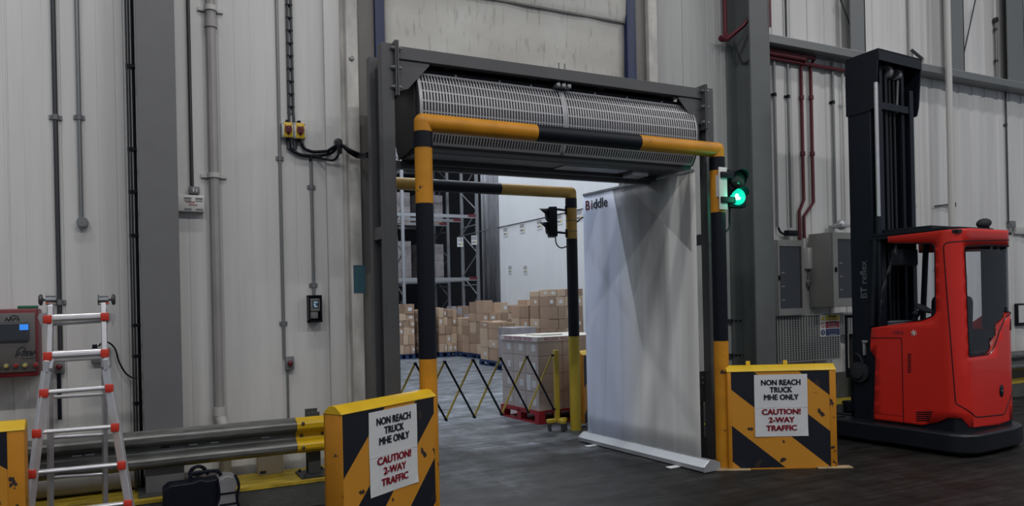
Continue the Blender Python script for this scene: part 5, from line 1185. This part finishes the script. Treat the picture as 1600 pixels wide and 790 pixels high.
def shellobj(name, outer, holes, m, par, off=0., th=.035, smooth=50, grid=.035):
    o = obj(name, shell(outer, holes, off, grid), m, par, smooth=smooth); s_ = o.modifiers.new('s', 'SOLIDIFY'); s_.thickness = th; s_.offset = -1
    # make the outside the solidify's outer side
    me = o.data; f = max(me.polygons, key=lambda p: p.area); c = f.center
    ctr = Vector((BW/2, LEN*.6, c.z))
    if f.normal.dot(c-ctr) < 0: me.flip_normals()
    return o
wl = [A_(1372, 506), A_(1455, 492), A_(1460, 381), A_(1389, 381)]
body_out = [A_(1362, 512), A_(1360, 528), A_(1360, 548), A_(1368, 558), A_(1365, 655), A_(1412, 660.5), A_(1439, 664), A_(1464, 659.5), A_(1482, 652)]
arch = A_(1482, 652)
body_out += [(sB(.05), arch[1]+.0), B_(1517, 667.5), B_(1561, 664), (sB(BW-.05), .285), (sB(BW)+.15, .28), (S_END, .27), (S_END, 1.15), (sB(BW)+.35, 1.2), (sB(BW)+.14, 1.35), (sB(BW)+.12, 2.02), (S_END, 2.05), (S_END, 2.20), (sB(BW)-.05, 2.215), (sB(.2), 2.215), A_(1490, 357.5), A_(1387, 369.5), A_(1387, 378.5)]
body_out += fillet([A_(1400, 380), A_(1460.5, 380.5), A_(1461.5, 492), A_(1440, 500)], [0, .05, .05, 0])
door = fillet([B_(1509, 385), B_(1541, 383), B_(1585, 384.5), B_(1588, 484), B_(1571, 494), B_(1562, 516), B_(1553, 543), B_(1545, 553), B_(1515, 557)], [.02, 0, .03, .02, .05, .02, .03, .03, .02], 4)
sb = shellobj('cab_body', body_out, [door], 'truck_red', rt)
shellobj('door_window', [(a, b) for a, b in door], [], 'glass_clear', sb, off=-.012, th=.004)
win = [A_(1440, 500), A_(1374, 506.5), A_(1377, 455), A_(1395, 381)]
win = fillet([A_(1400, 380), A_(1460.5, 380.5), A_(1461.5, 492), A_(1440, 500)], [0, .05, .05, 0])+[A_(1373, 506.5), A_(1377, 450)]
shellobj('side_window', win, [], 'glass_clear', sb, off=-.012, th=.004)
def seam(name, pts, par, r=.004, off=.001, m='black', closed=False):
    mb = MB(); P = []
    for a, b in zip(pts, pts[1:]):
        n_ = max(1, int(abs(b[0]-a[0])/.03)+1); P += [plan(a[0]+(b[0]-a[0])*k/n_, off)+Vector((0, 0, a[1]+(b[1]-a[1])*k/n_)) for k in range(n_)]
    P.append(plan(pts[-1][0], off)+Vector((0, 0, pts[-1][1]))); mb.tube(P, r, 6); return obj(name, mb, m, par)
seam('window_seal', win+win[:1], sb, .006, 0.); seam('window_seal', door+door[:1], sb, .006, 0.)
seam('panel_seam', [A_(1361, 527.5), A_(1408, 527.5), A_(1409, 532), A_(1412, 660)], sb)
seam('panel_seam', [A_(1365, 644), A_(1411, 650)], sb, .0015)
seam('door_seam', fillet([B_(1587.5, 374), B_(1499.5, 377), B_(1507, 631), B_(1525, 651.5), B_(1569, 647), B_(1582, 612), B_(1588, 560)], [0, .06, .02, .05, .03, .02, 0], 5)[0:-1], sb, .005)
def badge(name, pts, m, par, off=.003, th=.004): return shellobj(name, pts, [], m, par, off=off, th=th, grid=.02)
badge('door_handle', [B_(1579, 498), B_(1586, 497), B_(1586, 515), B_(1579, 516)], 'black', sb, off=.006, th=.012)
c = B_(1564.5, 610); badge('filler_cap', [(c[0]+.036*math.cos(i*PI/10), c[1]+.062*math.sin(i*PI/10)) for i in range(20)], 'black', sb, off=.006, th=.01)
seam('filler_mark', [(c[0]-.02, c[1]), (c[0]+.02, c[1])], sb, .004, .007, 'box_grey')
for k in range(9):
    a = A_(1418.3, 553.5+k*3.4); b = A_(1423.5, 553.2+k*3.4); seam('vent_slot', [a, b], sb, .0055, 0., 'black')
for k in range(5):
    a = A_(1432, 643.5+k*3.3); b = A_(1457-k*1.2, 643.2+k*3.3); seam('vent_slot', [a, b], sb, .006, 0., 'black')
c = A_(1428, 520); mb = MB()
for k in range(3):
    a = k*PI/3+.3; d = Vector((0, math.cos(a), math.sin(a)))*.026; o_ = Vector((-.004, LEN-c[0], c[1])); mb.tube([o_-d, o_+d], .004, 6)
for k in range(6):
    a = k*PI/3+.3; o_ = Vector((-.004, LEN-c[0], c[1])) + Vector((0, math.cos(a), math.sin(a)))*.026; mb.ball(o_, .003, .0065, .0065, seg=8)
obj('snowflake_emblem', mb, 'label_white', sb)
def ttext(name, body, size, m, y, z, par, x=0., rot=LEFTF, **k): return text(name, body, size, m, par, Matrix.Translation((x, y, z)) @ rot, **k)
c = A_(1402, 520); ttext('number', '17872', .052, 'text_black', LEN-c[0], c[1], sb, x=-.002, shear=.2)
# roof slab, inside of the cab
mb = MB(); mb.prism([(.10, .06), (BW-.3, .06), (BW-.12, .14), (BW-.1, LEN-.1), (.04, LEN-.05), (.03, .14)], 'z', 2.205, 2.235); mb.prism([(.12, .34), (.80, .34), (.80, LEN+.06), (.12, LEN+.02)], 'z', 2.235, 2.275); obj('roof_slab', mb, 'truck_black', rt, bev=.004)
mb = MB(); mb.box(.02, BW-.02, .02, LEN-.02, 2.17, 2.2); obj('roof_lining', mb, 'truck_black', rt)
mb = MB(); mb.box(BW-.06, BW-.038, .06, LEN-.05, .38, 1.19); mb.box(.2, BW-.12, .038, .055, .38, 1.0); obj('side_lining', mb, 'truck_black', rt)
q = tk(1560, 349, 2, 2.29); mb = MB(); mb.ball((.80, .18, 2.30), .105, .06, .052, seg=20, rot=Matrix.Rotation(-.15, 3, 'Y')); mb.tube([(.73, .18, 2.215), (.73, .18, 2.28)], .012, 8); mb.tube([(.87, .18, 2.215), (.90, .18, 2.24), (.86, .18, 2.29)], .01, 8); obj('warning_beacon', mb, 'seat', rt)
mb = MB(); mb.box(.06, BW-.06, .10, LEN-.03, .20, .40); mb.box(.06, .5, .55, LEN-.03, .40, 1.02); obj('cab_floor', mb, 'truck_black', rt)
se = [(.46, .42, .95, .30, 1.42)]
mb = MB(); mb.box(.46, .92, .30, .74, .50, .72, bev=.04); mb.box(.70, .90, .34, .74, .66, 1.56, bev=.07, rot=Matrix.Rotation(.08, 3, 'Y')); mb.box(.46, .80, .32, .72, .70, .80, bev=.03); obj('seat', mb, 'seat', rt, smooth=60)
mb = MB(); mb.box(.95, BW-.036, .05, .30, 1.2, 2.17, bev=.008); obj('cab_pillar', mb, 'truck_black', rt)
mb = MB(); mb.tube([(.30, .75, 1.0), (.24, .62, 1.30), (.22, .52, 1.42)], .022, 8); mb.lathe([(.02, -.01), (.09, -.008), (.09, .008), (.02, .01)], (.22, .5, 1.43), (0, -.6, 1), 20); mb.box(.10, .30, .55, .82, 1.02, 1.18, bev=.02); mb.tube([(.14, .60, 1.18), (.10, .52, 1.36)], .014, 8); mb.ball((.10, .52, 1.38), .028, seg=12); obj('steering_console', mb, 'seat', rt)
mb = MB(); mb.box(.08, .36, .62, .76, 1.88, 2.06, bev=.02); obj('monitor', mb, 'seat', rt)
mb = MB(); mb.box(.12, .34, .66, .84, 1.24, 1.30, bev=.015); mb.box(.14, .17, .70, .80, 1.02, 1.25); obj('document_tray', mb, 'galv_light', rt)
# front pillars
for x in (.05, BW-.05): mb = MB(); mb.tube([(x, LEN-.04, 1.25), (x, LEN-.10, 2.19)], .032, 8); obj('cab_pillar', mb, 'truck_black', rt)
# chassis skirt
sk = [(-.16, LEN+.55), (-.16, LEN-.15), (-.13, .55), (-.13, .12), (-.11, .02), (-.06, -.06), (.04, -.115), (.30, -.125), (.70, -.12), (.98, -.06), (1.10, .03), (1.15, .2), (1.15, LEN+.3), (1.0, LEN+.3), (1.0, LEN+.1), (.2, LEN+.1), (.05, LEN+.55)]
mb = MB(); mb.prism(sk, 'z', .035, .225); obj('chassis_skirt', mb, 'truck_skirt', rt, smooth=45, bev=.02)
mb = MB(); mb.prism([(.02, LEN), (.02, .10), (.10, .02), (BW-.1, .02), (BW-.02, .1), (BW-.02, LEN)], 'z', .2, .42); obj('inner_base', mb, 'truck_black', rt)
mb = MB(); mb.cyl((.02, .05, .07), (.08, .05, .07), .07, 24); mb.cyl((.9, .6, .12), (1.0, .6, .12), .12, 24); obj('wheel', mb, 'seat', rt)
for x in (-.10, 1.02):
    mb = MB(); mb.box(x, x+.14, LEN+.3, LEN+1.05, .06, .24, bev=.01); lg = obj('support_leg', mb, 'truck_black', rt)
    mb = MB(); mb.cyl((x+.02, LEN+.92, .09), (x+.12, LEN+.92, .09), .09, 20); obj('load_wheel', mb, 'seat', lg)
# mast
MX0, MX1 = .08, .80
def mp(px, py): q = tk(px, py, 0, MX0); return (q.y, q.z)
yb, yf = mp(1361, 250)[0], mp(1326, 250)[0]
zt = mp(1373, 76)[1]
ms = obj('mast_panel', MB().box(MX0, MX0+.05, yb, yf, .22, zt-.5), 'mast', rt, bev=.004)
mb = MB()
for x in (MX0+.05, MX1-.08): mb.box(x, x+.07, yb-.06, yb-.045, .2, zt-.35); mb.box(x+.03, x+.045, yb-.045, yf-.02, .2, zt-.35); mb.box(x, x+.07, yf-.02, yf, .2, zt-.35)
obj('outer_mast', mb, 'mast', rt, smooth=0)
mb = MB()
for x in (MX0+.15, MX1-.17): mb.box(x, x+.05, yb-.02, yb+.0, .25, zt-.1); mb.box(x+.02, x+.03, yb, yf-.04, .25, zt-.1); mb.box(x, x+.05, yf-.06, yf-.04, .25, zt-.1)
for z in (.6, 1.9, 3.1, zt-.15): mb.box(MX0+.1, MX1-.1, yf-.05, yf-.01, z-.06, z+.06)
obj('inner_mast', mb, 'mast', rt, smooth=0)
mb = MB(); mb.box(MX0+.16, MX1-.1, yf-.035, yf-.02, .4, zt-.5); obj('mast_guard', mb, 'mast', rt, smooth=0)
q0 = tk(1368.5, 220, 1, yb-.075); q1 = tk(1373.5, 338, 1, yb-.075); mb = MB(); mb.cyl((q0.x+.02, yb-.075, q1.z), (q0.x+.02, yb-.075, zt-.35), .021, 16); obj('piston_rod', mb, 'alu', rt)
mb = MB(); mb.cyl((q0.x+.02, yb-.075, .25), (q0.x+.02, yb-.075, q1.z), .034, 16); obj('lift_cylinder', mb, 'mast', rt)
for x in (MX0+.33, MX0+.39, MX0+.47): mb = MB(); mb.tube([(x, yb+.02, .4), (x, yb+.02, zt-.25)], .013, 8); obj('hydraulic_hose', mb, 'seat', rt)
for x in (MX0+.28, MX0+.56): mb = MB(); mb.box(x-.012, x+.012, yb-.005, yb+.01, .5, zt-.15); obj('lift_chain', mb, 'truck_black', rt)
# hood at the mast top
h1, h2, h3, h4, h5 = mp(1321, 95), mp(1373, 76), mp(1369, 153), mp(1366, 169), mp(1350, 176)
yk = h1[0]
side = [(yk, h1[1]), (h2[0], h2[1]), (h3[0], h3[1]), (h4[0], h4[1]), (h5[0], h5[1]), (yk, h5[1])]
q = tk(1440, 90, 1, h2[0]); HX1 = q.x
mb = MB(); mb.prism(side, 'x', MX0-.012, MX0+.004); mb.prism(side, 'x', HX1-.012, HX1+.004)
mb.prism([(yk, h1[1]+.006), (h2[0], h2[1]+.006), (h2[0], h2[1]-.012), (yk, h1[1]-.012)], 'x', MX0-.01, HX1)
mb.prism([(h2[0], h2[1]), (h2[0], h2[1]-.115), (h2[0]+.02, h2[1]-.115), (h2[0]+.02, h2[1])], 'x', MX0, HX1)
mb.prism([(h4[0], h4[1]+.01), (h4[0], h4[1]+.085), (h4[0]+.02, h4[1]+.085), (h4[0]+.02, h4[1]+.01)], 'x', MX0, HX1-.08)
mb.box(MX0, HX1, yk-.015, yk, h5[1], h1[1]); obj('mast_hood', mb, 'mast', rt, smooth=20)
for x, w_, r_ in ((MX0+.30, .06, .075), (MX0+.5, .05, .06)): mb = MB(); mb.cyl((x, h2[0]+.14, zt-.17), (x+w_, h2[0]+.14, zt-.17), r_, 24); obj('hose_pulley', mb, 'tool_grey', rt)
mb = MB(); mb.tube([(MX0+.46, h2[0]+.08, zt-.26), (MX0+.46, h2[0]+.10, zt-.62)], .012, 8); obj('hydraulic_hose', mb, 'box_grey', rt)
# lettering on the mast panel, running upwards
c0 = mp(1347, 437); q = tk(1347, 470, 0, MX0); q2 = tk(1344, 404, 0, MX0); hgt = q2.z-q.z
UPR = LEFTF @ Matrix.Rotation(PI/2, 4, 'Z')
text('lettering', 'BT reflex', hgt*.235, 'text_grey', ms, Matrix.Translation((MX0-.002, (yb+yf)/2-.02, (q.z+q2.z)/2)) @ UPR, depth=.0008, bold=.0015)
text('lettering', '1 6300', .05, 'text_grey', ms, Matrix.Translation((MX0+.02, yb-.008, 1.9)) @ UPR, depth=.0006) if False else None
# reel, latch, small parts low on the mast, fork carriage in front
q = tk(1341, 581, 0, MX0-.05); mb = MB(); mb.lathe([(.05, 0), (.11, .01), (.11, .05), (.07, .055), (.07, .08), (.03, .085)], (MX0-.0, q.y, q.z), (-1, 0, 0), 24); mb.tube([(MX0-.04, q.y-.05, q.z+.1), (MX0-.05, q.y-.02, q.z+.18), (MX0-.03, q.y+.04, q.z+.2)], .012, 8, smooth=3); obj('hose_reel', mb, 'seat', rt)
q = tk(1350, 542, 0, MX0-.03); mb = MB(); mb.box(MX0-.04, MX0-.001, q.y-.012, q.y+.012, q.z-.09, q.z+.07, bev=.006); mb.box(MX0-.05, MX0-.03, q.y-.05, q.y+.012, q.z+.05, q.z+.075, bev=.004); obj('latch', mb, 'galv_light', rt)
fc = MB()
for x in (.18, .70): fc.box(x-.05, x+.05, yf+.03, yf+.07, .12, .75); fc.box(x-.05, x+.05, yf+.03, yf+.80, .10, .14)
for z in (.35, .72): fc.box(.02, .88, yf+.01, yf+.05, z-.05, z+.05)
obj('fork_carriage', fc, 'truck_black', rt, smooth=0)
mb = MB()
for x in (.0, .14, .30, .46, .62, .78): mb.box(x, x+.02, yf+.02, yf+.04, .75, 1.35)
mb.box(.0, .80, yf+.02, yf+.04, 1.33, 1.36); obj('load_guard', mb, 'truck_black', rt, smooth=0)
